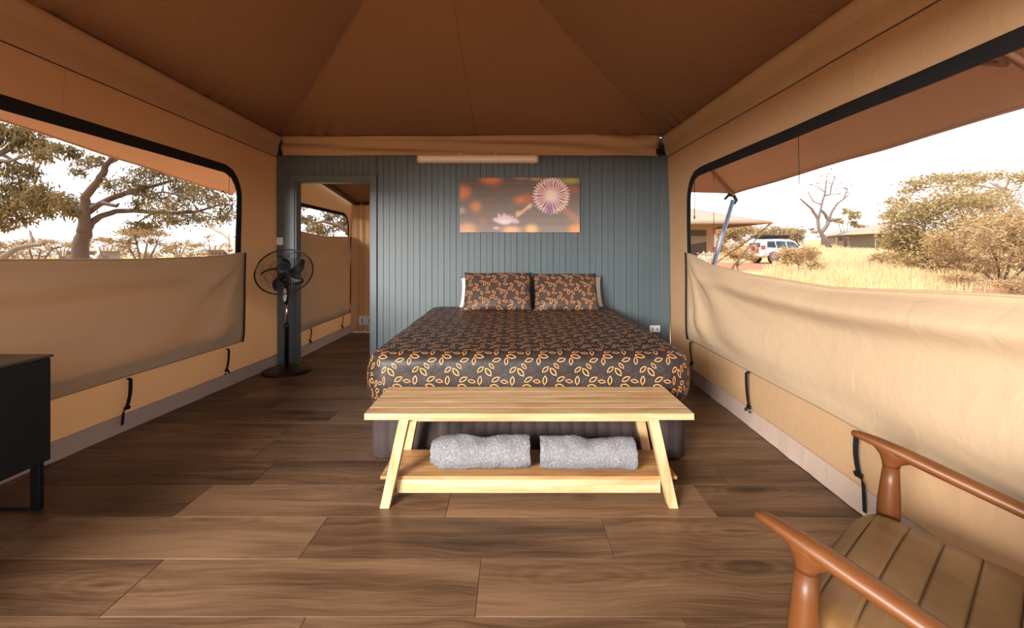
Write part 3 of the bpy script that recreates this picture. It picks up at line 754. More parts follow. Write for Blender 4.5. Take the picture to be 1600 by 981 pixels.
for k in range(3):
    a = -0.152 + 0.304 * k / 3
    MB().box(-0.737, 0.737, a + .0004, a + 0.304 / 3 - .0004, 0.1125, 0.128).build('plank', M['teak_shelf'], sh, bevel=0.002)

def towel(label, cx, cy, length, ry, rz, seed, ang, show):
    """a bath towel rolled up: a thick strip wound into a spiral, lying on its side"""
    turns = 2.6; N = 96; th = 0.020; NX = 110
    def sec(i, inner):
        a = i / N * turns * 2 * math.pi; r = 0.16 + 0.84 * (i / N)
        rr_ = max(0.02, r - (0.20 if inner else 0.0))
        a0 = a + 0.6 - turns * 2 * math.pi - 1.1
        return math.cos(a0) * rr_, math.sin(a0) * rr_
    outl = [sec(i, False) for i in range(N + 1)]; inl = [sec(i, True) for i in range(N, -1, -1)]
    pts = outl + inl; nn = len(pts); rings = []
    for k in range(NX + 1):
        u = -1 + 2 * k / NX; e = 1 - 0.05 * max(0, abs(u) - 0.93) / 0.07 - (0.085 * int(max(0, (-u - 0.82)) / 0.18 * 2.99 + 0.99) if show < 0 else 0)
        rg = []
        for y_, z_ in pts:
            rad = math.hypot(y_, z_); a = math.atan2(z_, y_)
            w_ = 1 + 0.07 * nz(u * 1.5 + seed, math.cos(a) + seed, math.sin(a)) + 0.09 * nz(u * 3.6, math.cos(a) * 1.6 + seed, math.sin(a) * 1.6) + 0.03 * nz(u * 22, math.cos(a) * 8, math.sin(a) * 8 + seed) + 0.022 * nz(u * 46, math.cos(a) * 19, math.sin(a) * 19 + seed)
            slump = -0.02 * math.exp(-((u - 0.1) / 0.22) ** 2) * max(0, z_)
            z2 = z_ * rz * w_ * e + slump; z2 = max(z2, -rz * 0.93)
            endx = (1 - rad) * (0.03 if show * u > 0 else 0.012) * (1 if abs(u) > 0.985 else 0)
            rg.append(Vector((u * length / 2 - math.copysign(endx * (-1 if show * u > 0 and rad < .95 else 1), u) + 0.006 * nz(a * 2, seed, u), y_ * ry * w_ * e, z2 + rz * 0.93)))
        rings.append(rg)
    m = MB(); m.loft(rings, caps=False)
    # end faces: quads between the winding's outer and inner line
    for k, flip in ((0, False), (NX, True)):
        b = k * nn
        for i in range(N):
            q = (b + i, b + i + 1, b + nn - 2 - i, b + nn - 1 - i); m.f.append(q if flip else q[::-1])
    o = m.build('rolled_towel', M['terry'], smooth=True)
    o.location = (cx, cy, 0.1285); o.rotation_euler = (0, 0, R(ang))
    return tag(o, label, 'towel', 'rolled towels on the bench shelf')
towel('rolled light grey towel on the bench shelf, the one nearer the fan', -0.162, 2.322, 0.51, 0.104, 0.094, 1.3, 1.0, -1)
towel('rolled light grey towel on the bench shelf, the one nearer the armchair', 0.388, 2.318, 0.49, 0.102, 0.092, 6.1, -2.5, 1)

# ------------------------------------------------------------------ pedestal fan
FX, FY = -2.345, 4.66
fan = empty('pedestal_fan', (FX, FY, 0)); tag(fan, 'black pedestal fan with round wire cage standing by the doorway', 'fan')
MB().lathe([(0.0, 0), (0.228, 0), (0.235, 0.008), (0.232, 0.016), (0.19, 0.028), (0.10, 0.040), (0.05, 0.052), (0.034, 0.075), (0.0, 0.075)], 48).build('base', M['black_plastic'], fan, smooth=True)
MB().lathe([(0.0, 0.06), (0.021, 0.06), (0.021, 0.44), (0.026, 0.45), (0.026, 0.485), (0.02, 0.50), (0, 0.50)], 20).build('pole', M['black_plastic'], fan, smooth=True)
MB().lathe([(0, 0.49), (0.0125, 0.49), (0.0125, 0.74), (0, 0.74)], 16).build('inner_pole', M['chrome'], fan, smooth=True)
cbx = MB(); ol = [(math.cos(R(a)), math.sin(R(a))) for a in range(0, 360, 15)]
cbx.loft([[Vector((0.024 * k * x, -0.006 + 0.03 * k * y, z)) for x, y in ol] for z, k in ((0.70, 0.55), (0.73, 0.9), (0.79, 1.1), (0.85, 1.0), (0.90, 0.6))])
ctl = cbx.build('control_box', M['black_plastic'], fan, smooth=True)
pnl = MB(); pnl.loft([[Vector((0.019 * k * x, y, 0.80 + 0.072 * k * z)) for x, z in ol] for y, k in ((-0.026, 1.0), (-0.037, 0.97), (-0.040, 0.85))]); pn_ = pnl.build('panel', M['white_plastic'], ctl, smooth=True)
for z in (0.765, 0.79, 0.815): MB().box(-0.005, 0.005, -0.043, -0.0395, z - 0.004, z + 0.004).build('button', M['grey_print'], ctl, bevel=0.001)
axis = Vector((0.20, -0.80, 0.57)).normalized()
hc = Vector((0.012, -0.07, 1.045))
zq = axis.to_track_quat('Z', 'Y').to_matrix().to_4x4(); HM = Matrix.Translation(hc) @ zq
MB().tube([(0, 0, 0.88), (0.0, 0.004, 0.94), hc - axis * 0.13], [0.022, 0.02, 0.03], 12).build('neck', M['black_plastic'], fan, smooth=True)
MB().lathe([(0, -0.20), (0.045, -0.20), (0.068, -0.18), (0.075, -0.12), (0.07, -0.075), (0.05, -0.07), (0, -0.07)], 28, HM).build('motor_housing', M['black_plastic'], fan, smooth=True)
hubo = MB().lathe([(0, -0.06), (0.045, -0.06), (0.048, 0.0), (0.044, 0.018), (0.03, 0.024), (0, 0.024)], 28, HM).build('hub', M['black_plastic'], fan, smooth=True)
MB().lathe([(0, 0.055), (0.062, 0.055), (0.064, 0.062), (0.055, 0.068), (0, 0.07)], 28, HM).build('badge', M['black_plastic'], fan, smooth=True)
for k in range(5):
    a0 = R(72 * k + 20); m = MB()
    def bl(u, v, a0=a0):
        r = 0.04 + 0.185 * u; wd = (0.42 + 0.5 * math.sin(math.pi * min(1, u * 1.02 + .08)) * 0.9) * (1 - 0.25 * u); a = a0 + 0.55 * u * u - 0.2 + (v - 0.5) * wd * (0.55 + .1 * u) * 1.2
        rt = 1 - 0.10 * u * (2 * v - 1) ** 2
        return HM @ Vector((r * rt * math.cos(a), r * rt * math.sin(a), -0.02 + 0.05 * (v - 0.5)))
    m.grid(bl, 12, 6); m.build('blade', M['black_plastic'], fan, smooth=True, solid=0.003)
CR = 0.272
def cage(front):
    m = MB(); d = 0.062 if front else -0.085
    zf = lambda r: d * (1 - (r / CR) ** 2) ** 0.6 + (0.012 if front else -0.012)
    for k in range(60):
        a = 2 * math.pi * k / 60
        pts = []
        for i in range(8):
            r = 0.058 + (CR - 0.058) * i / 7; sw = a + (0.35 if front else -0.25) * (1 - i / 7)
            pts.append(HM @ Vector((r * math.cos(sw), r * math.sin(sw), zf(r))))
        m.tube(pts, 0.0011, 3, caps=False)
    for r in (0.058, 0.12, 0.19):
        m.tube([HM @ Vector((r * math.cos(2 * math.pi * i / 40), r * math.sin(2 * math.pi * i / 40), zf(r))) for i in range(41)], 0.0016, 4, caps=False)
    return m
cage(True).build('front_grille', M['black_plastic'], fan)
cage(False).build('rear_grille', M['black_plastic'], fan)
MB().tube([HM @ Vector((CR * math.cos(2 * math.pi * i / 64), CR * math.sin(2 * math.pi * i / 64), 0)) for i in range(65)], 0.0075, 8, caps=False).build('cage_rim', M['black_plastic'], fan, smooth=True)

# ------------------------------------------------------------------ things on the back wall
sw = empty('light_switch', (-2.545, YB - 0.004, 1.36)); tag(sw, 'small white switch box on the corner post above the fan', 'switch')
MB().box(-0.033, 0.033, -0.028, 0.0, -0.042, 0.042).build('housing', M['white_plastic'], sw, bevel=0.004)
MB().box(-0.010, 0.010, -0.033, -0.028, -0.016, 0.016).build('rocker', M['white_plastic'], sw, bevel=0.001)
def outlet(loc, label, s_=1.0):
    o = empty('power_outlet', loc); tag(o, label, 'outlet')
    MB().box(-0.057 * s_, 0.057 * s_, -0.010, 0.0, -0.036 * s_, 0.036 * s_).build('plate', M['white_plastic'], o, bevel=0.003)
    for sx_ in (-1, 1):
        MB().box(sx_ * 0.028 * s_ - 0.009, sx_ * 0.028 * s_ + 0.009, -0.012, -0.0095, -0.022 * s_, 0.012 * s_).build('socket', M['grey_print'], o)
    MB().box(-0.008, 0.008, -0.013, -0.0095, 0.014, 0.026).build('switch', M['white_plastic'], o)
    return o
outlet((1.57, YB - 0.002, 0.40), 'white power outlet low on the blue boards beside the bed')
po = outlet((-2.235, 6.86, 0.20), 'white power outlet low on the cloth wall seen through the doorway', 1.9)

lamp = empty('batten_light', (-0.376, YB, 2.262)); tag(lamp, 'long unlit batten light fixed below the cloth valance', 'light')
pl = rounded_rect(-0.664, 0.664, -0.048, 0.048, 0.030, 6)
MB().loft([[Vector((x * k, y, z * k2)) for x, z in pl] for y, k, k2 in ((0.0, 0.99, 0.9), (-0.03, 1, 1), (-0.038, 1, 1))]).build('body', M['lamp_body'], lamp, smooth=False)
MB().loft([[Vector((x * k, y, z * k2)) for x, z in pl] for y, k, k2 in ((-0.038, 0.985, 0.86), (-0.058, 0.98, 0.82), (-0.078, 0.965, 0.6), (-0.086, 0.95, 0.3))]).build('diffuser', M['diffuser'], lamp, smooth=True)
for xk in (-0.6, -0.2, 0.2, 0.6):
    for zk in (-1, 1):
        MB().box(xk - 0.015, xk + 0.015, -0.062, -0.03, zk * 0.050 - 0.007, zk * 0.050 + 0.007).build('clip', M['lamp_body'], lamp, bevel=0.002)

# printed canvas: a pink flower head among blurred orange spots
AX0, AX1, AZ0, AZ1 = -0.573, 0.742, 1.457, 2.053
GW, GH = 330, 152
uu, vv = np.meshgrid(np.linspace(0, 1, GW + 1), np.linspace(0, 1, GH + 1)); px = uu * 1370; py = (1 - vv) * 625
def srgb(c): c = np.array(c) / 255.0; return np.where(c <= 0.04045, c / 12.92, ((c + 0.055) / 1.055) ** 2.4)
img = np.zeros((GH + 1, GW + 1, 3)); tq = (py / 625)[..., None]
img[:] = np.array((92, 78, 70)) * (1 - tq) + np.array((152, 134, 124)) * tq  # print's own fade; light weakening towards the top is painted in too
rs = RNG.normal(0, 1, (GH + 1, 1)); rs = np.convolve(rs[:, 0], np.ones(3) / 3, 'same')[:, None]; img += (rs * 5)[..., None] + RNG.normal(0, 3, (GH + 1, GW + 1, 1))
def blob(cx, cy, rx, ry, col, a=1.0, ang=0.0, p=1.6):
    global img
    dx, dy = px - cx, py - cy; ca, sa = math.cos(R(ang)), math.sin(R(ang)); x_, y_ = dx * ca + dy * sa, -dx * sa + dy * ca
    k = np.exp(-(((x_ / rx) ** 2 + (y_ / ry) ** 2) ** p))[..., None] * a; img = img * (1 - k) + np.array(col) * k
for b in [(360, 20, 125, 65, (228, 112, 62)), (410, 105, 40, 40, (165, 78, 52), .6), (40, 170, 90, 85, (232, 122, 62)), (185, 330, 66, 66, (222, 132, 84)), (20, 375, 50, 40, (205, 180, 160), .7),
          (715, 250, 105, 52, (222, 122, 74), .95, -10), (780, 235, 60, 50, (190, 98, 62), .8), (1290, 140, 90, 45, (172, 86, 56), .9), (1290, 440, 170, 45, (205, 140, 105), .6, 38), (1330, 600, 90, 75, (250, 160, 92)),
          (820, 590, 74, 62, (255, 196, 128)), (590, 600, 110, 50, (252, 190, 140)), (85, 580, 110, 70, (238, 176, 134), .9), (270, 510, 45, 45, (190, 128, 100), .6), (80, 625, 120, 30, (250, 180, 130), .7),
          (1265, 30, 110, 42, (168, 160, 52)), (870, 8, 80, 26, (190, 160, 60), .9), (700, 4, 90, 18, (215, 120, 70), .8), (1080, 15, 90, 40, (216, 150, 104), .7),
          (720, 385, 120, 20, (226, 170, 130), 1, -40, 2.5), (800, 325, 40, 28, (238, 205, 150), .8, -40), (665, 405, 34, 26, (244, 200, 140), .8, -40)]:
    blob(*b)
for k in range(11):
    a = R(195 + 150 * k / 10 + 4 * math.sin(k * 5)); L = 105 + 30 * math.sin(k * 2.7); blob(510 + 0.65 * L * 1.25 * math.cos(a), 505 + 0.65 * L * .7 * math.sin(a), 46, 20, (232, 196, 214), .95, math.degrees(a), 2)
blob(420, 575, 36, 20, (230, 190, 212), .9); blob(640, 505, 44, 24, (228, 190, 212), .9); blob(515, 505, 80, 34, (244, 228, 226), .95, 0, 2)
dx, dy = px - 1045, py - 205; rr_ = np.hypot(dx, dy); aa = np.arctan2(dy, dx)
rim = 205 + 16 * np.sin(aa * 37) + 9 * np.sin(aa * 61 + 1)
inside = np.clip((rim - rr_) / 10, 0, 1)[..., None]
stam = 0.5 + 0.5 * np.sin(aa * 34 + 2.2 * np.sin(aa * 7) + rr_ * 0.01); gap = 1.25 * np.clip((stam - 0.50) / 0.25, 0, 1) * np.clip((rr_ - 50) / 60, 0, 1) * np.clip((190 - rr_) / 50, 0, 1)
pet = np.zeros_like(img); pet[:] = (240, 208, 206); low = np.clip((dy - 40) / 110, 0, 1)[..., None] * np.clip((70 - np.abs(dx + 20)) / 60, 0, 1)[..., None]
pet = pet * (1 - low) + np.array((168, 120, 176)) * low
gcol = np.array((150, 48, 56)) * (1 - low) + np.array((120, 78, 130)) * low; pet = pet * (1 - 0.72 * gap[..., None]) + gcol * 0.72 * gap[..., None]
dots = np.clip((np.sin(aa * 30 + rr_ * .05) * np.sin(rr_ * 0.11) - 0.78) / .1, 0, 1)[..., None] * (rr_ > 110)[..., None]; pet = pet * (1 - .7 * dots) + np.array((90, 50, 52)) * .7 * dots
cen = np.exp(-(rr_ / 55) ** 2)[..., None]; pet = pet * (1 - cen) + np.array((244, 226, 196)) * cen
img = img * (1 - inside) + pet * inside
g_ = img.mean(axis=2, keepdims=True); img = np.clip((img * 0.86 + g_ * 0.14) * 0.92 + 24, 0, 255)
art = empty('canvas_print', ((AX0 + AX1) / 2, YB, (AZ0 + AZ1) / 2)); tag(art, 'wide canvas print of a pink flower head hanging above the bed', 'picture')
wd, hg = AX1 - AX0, AZ1 - AZ0
MB().box(-wd / 2, wd / 2, -0.030, -0.002, -hg / 2, hg / 2).build('stretcher', M['grey_print'], art)
am_ = MB(); am_.grid(lambda u, v: Vector((wd * (u - .5), -0.0315 + 0.001 * math.sin(u * 3), hg * (v - .5))), GW, GH)
pr = am_.build('print', M['art'], art, smooth=True)
ca_ = pr.data.color_attributes.new('print', 'FLOAT_COLOR', 'POINT'); lin = np.concatenate([srgb(img), np.ones((GH + 1, GW + 1, 1))], axis=2)
ca_.data.foreach_set('color', lin.reshape(-1).astype(np.float32))

# ------------------------------------------------------------------ cabinet
cab = empty('low_cabinet', (-2.46, 1.35, 0)); tag(cab, 'black low cabinet on metal legs along the canvas wall', 'cabinet')
MB().box(-0.20, 0.19, -0.85, 0.85, 0.222, 0.725).build('body', M['black_cabinet'], cab, bevel=0.002)
MB().box(-0.20, 0.20, -0.86, 0.86, 0.7255, 0.738).build('cabinet_top', M['cabinet_top'], cab, bevel=0.002)
for a, b in ((-0.845, -0.284), (-0.281, 0.281), (0.284, 0.845)):
    MB().box(0.1905, 0.2, a, b, 0.226, 0.722).build('door', M['black_cabinet'], cab, bevel=0.0015)
for sx_ in (-0.17, 0.165):
    for sy_ in (-0.8, 0.815):
        MB().box(sx_ - 0.022, sx_ + 0.022, sy_ - 0.012, sy_ + 0.012, 0.0, 0.2215).build('leg', M['black_plastic'], cab, bevel=0.002)
MB().box(-0.15, 0.14, 0.805, 0.825, 0.0, 0.012).build('foot_bar', M['black_plastic'], cab)

# ------------------------------------------------------------------ armchair
ch = empty('armchair', (0.895, 1.329, 0), math.atan2(0.63, 0.777)); tag(ch, 'wooden armchair with a channelled tan leather seat near the right canvas wall', 'armchair')
def ell(c, hw, hh, n_=14): return [Vector((c[0] + hw * math.cos(2 * math.pi * k / n_), c[1], c[2] + hh * math.copysign(abs(math.sin(2 * math.pi * k / n_)) ** 0.85, math.sin(2 * math.pi * k / n_)))) for k in range(n_)]
for s in (-1, 1):
    u0 = s * 0.388
    secs = [(0.004, .606, .004, .004), (0.0, .606, .012, .010), (-.02, .605, .017, .013), (-.06, .598, .023, .016), (-.10, .588, .027, .019), (-.15, .575, .029, .021), (-.22, .556, .029, .021), (-.32, .529, .028, .020), (-.45, .495, .026, .019), (-.58, .463, .022, .018), (-.62, .455, .018, .016)]
    m = MB(); m.loft([ell((u0 + s * 0.02 * (abs(v_) / .6) * 0, v_, z_), hw, hh) for v_, z_, hw, hh in secs]); arm = m.build('armrest', M['walnut_y'], ch, smooth=True)
    n_ = 14; fl = []
    for z_, rv, ru in ((.528, .0235, .0225), (.540, .026, .0235), (.552, .033, .0245), (.564, .046, .0255), (.576, .066, .0262), (.586, .082, .024)):
        fl.append([Vector((u0 + ru * math.cos(2 * math.pi * k / n_), -0.105 - (z_ - .528) * .12 + rv * math.sin(2 * math.pi * k / n_), z_ - 0.25 * (rv * math.sin(2 * math.pi * k / n_) * -1 if rv > .03 else 0))) for k in range(n_)])
    MB().loft(fl).build('flare', M['walnut_y'], arm, smooth=True)
    lg = []
    for z_, r_, v_ in ((0.0, .013, -.075), (.18, .024, -.086), (.33, .032, -.096), (.40, .0315, -.099), (.47, .027, -.102), (.5265, .0225, -.105)):
        lg.append([Vector((u0 + r_ * math.cos(2 * math.pi * k / n_), v_ + r_ * math.sin(2 * math.pi * k / n_), z_)) for k in range(n_)])
    MB().loft(lg).build('front_leg', M['walnut_z'], ch, smooth=True)
    MB().tube([(u0, -0.62, 0.0), (u0, -0.575, 0.25), (u0, -0.56, 0.45)], [0.013, 0.026, 0.02], 12).build('rear_leg', M['walnut_z'], ch, smooth=True)
    MB().tube([(u0 * 0.93, -0.09, 0.285), (u0 * 0.93, -0.58, 0.235)], 0.018, 10, sq=1.4).build('side_rail', M['walnut_y'], ch, smooth=True)
MB().tube([(-0.385, -0.09, 0.285), (0.385, -0.09, 0.285)], 0.018, 10).build('front_rail', M['walnut_y'], ch, smooth=True)
MB().tube([(-0.385, -0.57, 0.24), (0.385, -0.57, 0.24)], 0.018, 10).build('rear_rail', M['walnut_y'], ch, smooth=True)
def cushion(hw, hv, th, N=(36, 220), groove=0.08, start=0.05):
    """closed cushion; channels run across it"""
    NU_, NV_ = N; v = []; f = []
    for side in (1, -1):
        for j in range(NV_ + 1):
            for i in range(NU_ + 1):
                a, b = -1 + 2 * i / NU_, -1 + 2 * j / NV_
                x_ = hw * a * math.sqrt(1 - 0.22 * b ** 6); y_ = hv * b * math.sqrt(1 - 0.26 * a ** 6)
                e = max(abs(a), abs(b)); k = (1 - e ** 14) ** 0.5
                g = ((hv - y_ - start) / groove); g = abs(g - round(g)) * groove
                dip = 0.005 * math.exp(-(g / 0.0032) ** 2) + 0.0015 * (1 - math.cos(min(1, g / (groove / 2)) * math.pi / 2)) * -1
                z_ = side * th / 2 * k - (dip * k if side > 0 else 0) + (0.006 * math.cos(a * 1.5) if side > 0 else 0) * k
                v.append((x_, y_, z_))
    n1 = (NU_ + 1) * (NV_ + 1)
    for s_ in (0, 1):
        for j in range(NV_):
            for i in range(NU_):
                q = [s_ * n1 + j * (NU_ + 1) + i, s_ * n1 + j * (NU_ + 1) + i + 1, s_ * n1 + (j + 1) * (NU_ + 1) + i + 1, s_ * n1 + (j + 1) * (NU_ + 1) + i]
                f.append(tuple(q if s_ == 0 else q[::-1]))
    m = MB(); m.v = v; m.f = f; return m
def weld(o, d=0.0004):
    b = bmesh.new(); b.from_mesh(o.data); bmesh.ops.remove_doubles(b, verts=b.verts, dist=d); bmesh.ops.recalc_face_normals(b, faces=b.faces); b.to_mesh(o.data); b.free()
seat = cushion(0.345, 0.275, 0.11).build('seat', M['leather'], ch, smooth=True); weld(seat)
seat.location = (0, -0.305, 0.322); seat.rotation_euler = (R(5.8), 0, 0)
for g_ in range(6):
    yv = 0.275 - 0.05 - 0.08 * g_
    if yv < -0.22: break
    sx_m = 0.345 * 0.985
    pts = []
    for i in range(25):
        a = -0.985 + 1.97 * i / 24; b = yv / 0.275; e = max(abs(a), abs(b)); k = (1 - e ** 14) ** 0.5
        pts.append((0.345 * a * math.sqrt(1 - 0.22 * b ** 6), yv * math.sqrt(1 - 0.26 * a ** 6), 0.055 * k - 0.0032 * k + 0.006 * math.cos(a * 1.5) * k))
    MB().tube(pts, 0.0014, 5).build('seam', M['leather_seam'], seat, smooth=True)
rim = []
for j in range(121):
    t_ = j / 120 * 4; sd = int(t_) % 4; k = (t_ - int(t_)) * 2 - 1
    a, b = [(k, 1), (1, -k), (-k, -1), (-1, k)][sd]
    rim.append(Vector((0.345 * a * math.sqrt(1 - 0.22 * b ** 6) * 1.004, 0.275 * b * math.sqrt(1 - 0.26 * a ** 6) * 1.004, 0)))
MB().tube(rim, 0.0055, 6, caps=False).build('piping', M['leather_piping'], seat, smooth=True)
bk = cushion(0.345, 0.21, 0.09).build('backrest', M['leather'], ch, smooth=True); weld(bk)
bk.location = (0, -0.545, 0.60); bk.rotation_euler = (R(105), 0, 0)
M['mid_bark'] = simple('mid_bark', (0.17, 0.13, 0.115), 0.9, var=0.5, scale=1.5, bump=0.3)
# ------------------------------------------------------------------ outdoors
def zg(X, Y):
    k = sstep(-6, 9, X); return -0.32 + k * (0.02 * max(0, Y) + 0.015 * max(0, Y - 35))
gm = MB()
def gfn(u, v):
    X = -190 + 420 * u; Y = -40 + 330 * v ** 1.5
    return Vector((X, Y, zg(X, Y) + (0.05 * nz(X * .3, Y * .3) if Y > 9 or abs(X) > 6 else -0.03)))
gm.grid(gfn, 120, 110); gr = gm.build('ground', M['ground'], smooth=True); tag(gr, kind='structure')

# --- shade cloth (fly) along both sides of the tent
def fly(name, label, sgn, ridge, eave, extra=None):
    o = empty(name, (ridge[0].x, 2.4, 0)); tag(o, label, 'awning')
    m = MB()
    def fn(u, v):
        e = Vector((0, 0, 0)); r = ridge[0].lerp(ridge[1], u); t_ = u * (len(eave) - 1); i = min(int(t_), len(eave) - 2); f = t_ - i
        e = eave[i].lerp(eave[i + 1], f)
        p = r.lerp(e, v); p.z -= 0.03 * math.sin(math.pi * v) * (0.6 + 0.4 * math.sin(u * 9)) ; p.x += sgn * 0.012 * v * math.sin(u * 31 + 2 * nz(u * 5, 1))
        return p - o.location
    m.grid(fn, 90, 16); c = m.build('canopy', M['fly_canvas'], o, smooth=True, solid=0.003)
    MB().tube([fn(i / 60, 1.0) for i in range(61)], 0.006, 6).build('hem', M['fly_canvas'], c, smooth=True)
    return o, fn
flyl, fl_fn = fly('canvas_awning', 'brown canvas awning sloping outside the window behind the low cabinet', -1, (Vector((-2.62, -0.9, 2.62)), Vector((-2.62, 5.1, 2.62))),
           [Vector((-2.98, -0.9, 2.10)), Vector((-3.02, 1.0, 2.08)), Vector((-3.12, 2.71, 2.045)), Vector((-3.24, 4.0, 1.985)), Vector((-3.40, 5.44, 1.93))])
flyr, fr_fn = fly('canvas_awning', 'brown canvas awning held out by a slanted pole outside the window with the car', 1, (Vector((1.83, -0.9, 2.62)), Vector((1.83, 5.0, 2.62))),
           [Vector((2.22, -0.9, 1.90)), Vector((2.26, 1.0, 1.895)), Vector((2.32, 2.01, 1.895)), Vector((2.42, 3.3, 1.905)), Vector((2.60, 5.23, 1.925))])
def rel(o, *pts): return [Vector(p) - o.location for p in pts]
m = MB(); q = rel(flyr, (1.83, 4.99, 2.615), (2.60, 5.225, 1.923), (2.06, 5.30, 1.95), (1.80, 5.30, 1.96)); m.add(q, [(0, 1, 2, 3)])
m.build('end_panel', M['fly_canvas'], flyr, solid=0.003)
MB().tube(rel(flyr, (1.87, 4.94, 2.55), (2.20, 5.07, 2.235), (2.57, 5.20, 1.90)), 0.016, 8).build('hip_rafter', M['brown_tube'], flyr, smooth=True)
MB().tube(rel(flyr, at(1530, 52, 1.98), at(1566, 78, 1.93), at(1650, 132, 1.80)), 0.020, 10).build('rafter', M['brown_tube'], flyr, smooth=True)
MB().tube(rel(flyr, at(1470, 96, 2.20), at(1574, 100, 1.95)), 0.013, 8).build('spreader', M['brown_tube'], flyr, smooth=True)
MB().tube(rel(flyr, at(1562, 78, 1.93), at(1567, 103, 1.95)), 0.013, 8).build('joint', M['brown_tube'], flyr, smooth=True)
ap = empty('awning_pole', (2.58, 5.22, 1.9)); tag(ap, 'slanted blue-grey pole propping up the awning corner before the next tent', 'pole')
MB().tube(rel(ap, (2.575, 5.22, 1.845), (1.885, 5.12, -0.3)), 0.024, 10).build('tube', M['pole_blue'], ap, smooth=True)
MB().tube(rel(ap, (2.47, 5.20, 1.855), (2.52, 5.21, 1.905), (2.585, 5.22, 1.90), (2.62, 5.23, 1.845), (2.59, 5.22, 1.80)), [.014, .020, .022, .020, .012], 8).build('hook', M['black_plastic'], ap, smooth=True)
def cord(pts, label, tog=None, r=0.004):
    o = MB().tube(pts, r, 5).build('cord', M['rope_dark'], smooth=True); tag(o, label, 'cord')
    if tog is not None:
        MB().tube([tog, Vector(tog) - Vector((0, 0, .035))], 0.009, 6).build('toggle', M['rope_pale'], o, smooth=True)
cord([(1.955, 4.80, 2.50), (1.955, 4.80, 1.63)], 'short dark cord with a pale toggle hanging outside before the next tent', (1.955, 4.80, 1.63))
cord([(2.16, 4.80, 2.33), (2.165, 4.80, -0.27)], 'thin dark cord hanging straight down beside the slanted awning pole', None, 0.003)
cord([(1.945, 3.05, 2.53), (1.950, 3.05, 2.03), (1.956, 3.05, 1.70)], 'thin dark cord hanging outside left of the bare tree', None, 0.0025)
cord([fl_fn(0.955, 0.98) + flyl.location, (-3.33, 5.34, 1.84), (-3.38, 5.38, 1.75)], 'short cord end hanging at the left awning corner', None, 0.006)
cord([(-2.98, 4.72, 2.20), (-2.98, 4.72, 1.2)], 'thin dark cord hanging outside the window behind the fan', None, 0.0025)

# --- foliage and trees
def leaf_mesh(name, mat, parent, C, L, W, droop, seed=0, origin=(0, 0, 0)):
    r = np.random.default_rng(seed); N = len(C); C = C - np.array(origin)
    a = r.uniform(0, 2 * math.pi, N); el = r.normal(-droop, 0.45, N)
    d = np.stack([np.cos(a) * np.cos(el), np.sin(a) * np.cos(el), np.sin(el)], 1)
    s = np.cross(d, r.normal(0, 1, (N, 3))); s /= np.linalg.norm(s, axis=1, keepdims=True) + 1e-9
    l = (L * r.uniform(.6, 1.3, N))[:, None]; w_ = (W * r.uniform(.7, 1.3, N))[:, None]
    V = np.stack([C, C + d * l * .45 + s * w_ * .5, C + d * l, C + d * l * .45 - s * w_ * .5], 1).reshape(-1, 3)
    me = bpy.data.meshes.new(name); me.vertices.add(4 * N); me.vertices.foreach_set('co', V.astype(np.float32).reshape(-1))
    me.loops.add(4 * N); me.loops.foreach_set('vertex_index', np.arange(4 * N, dtype=np.int32)); me.polygons.add(N)
    me.polygons.foreach_set('loop_start', np.arange(0, 4 * N, 4, dtype=np.int32)); me.update(calc_edges=True); me.validate()
    me.materials.append(mat); o = bpy.data.objects.new(name, me); COL.objects.link(o)
    if parent is not None: o.parent = parent
    o['kind'] = 'stuff'; return o
def blob_points(blobs, n, seed, clump=0.32, sub=14):
    r = np.random.default_rng(seed); vol = np.array([b[1] * b[2] for b in blobs]) ** 0.85; vol /= vol.sum(); out = []
    for (c, rx, rz), f in zip(blobs, vol):
        k = max(6, int(n * f)); ns = max(3, int(sub)); q = r.normal(0, 1, (ns, 3)); q /= np.linalg.norm(q, axis=1, keepdims=True); q *= r.uniform(.25, 1, (ns, 1)) ** .5
        pick = q[r.integers(0, ns, k)] + r.normal(0, clump, (k, 3)); out.append(np.array(c) + pick * np.array([rx, rx, rz]))
    return np.concatenate(out)
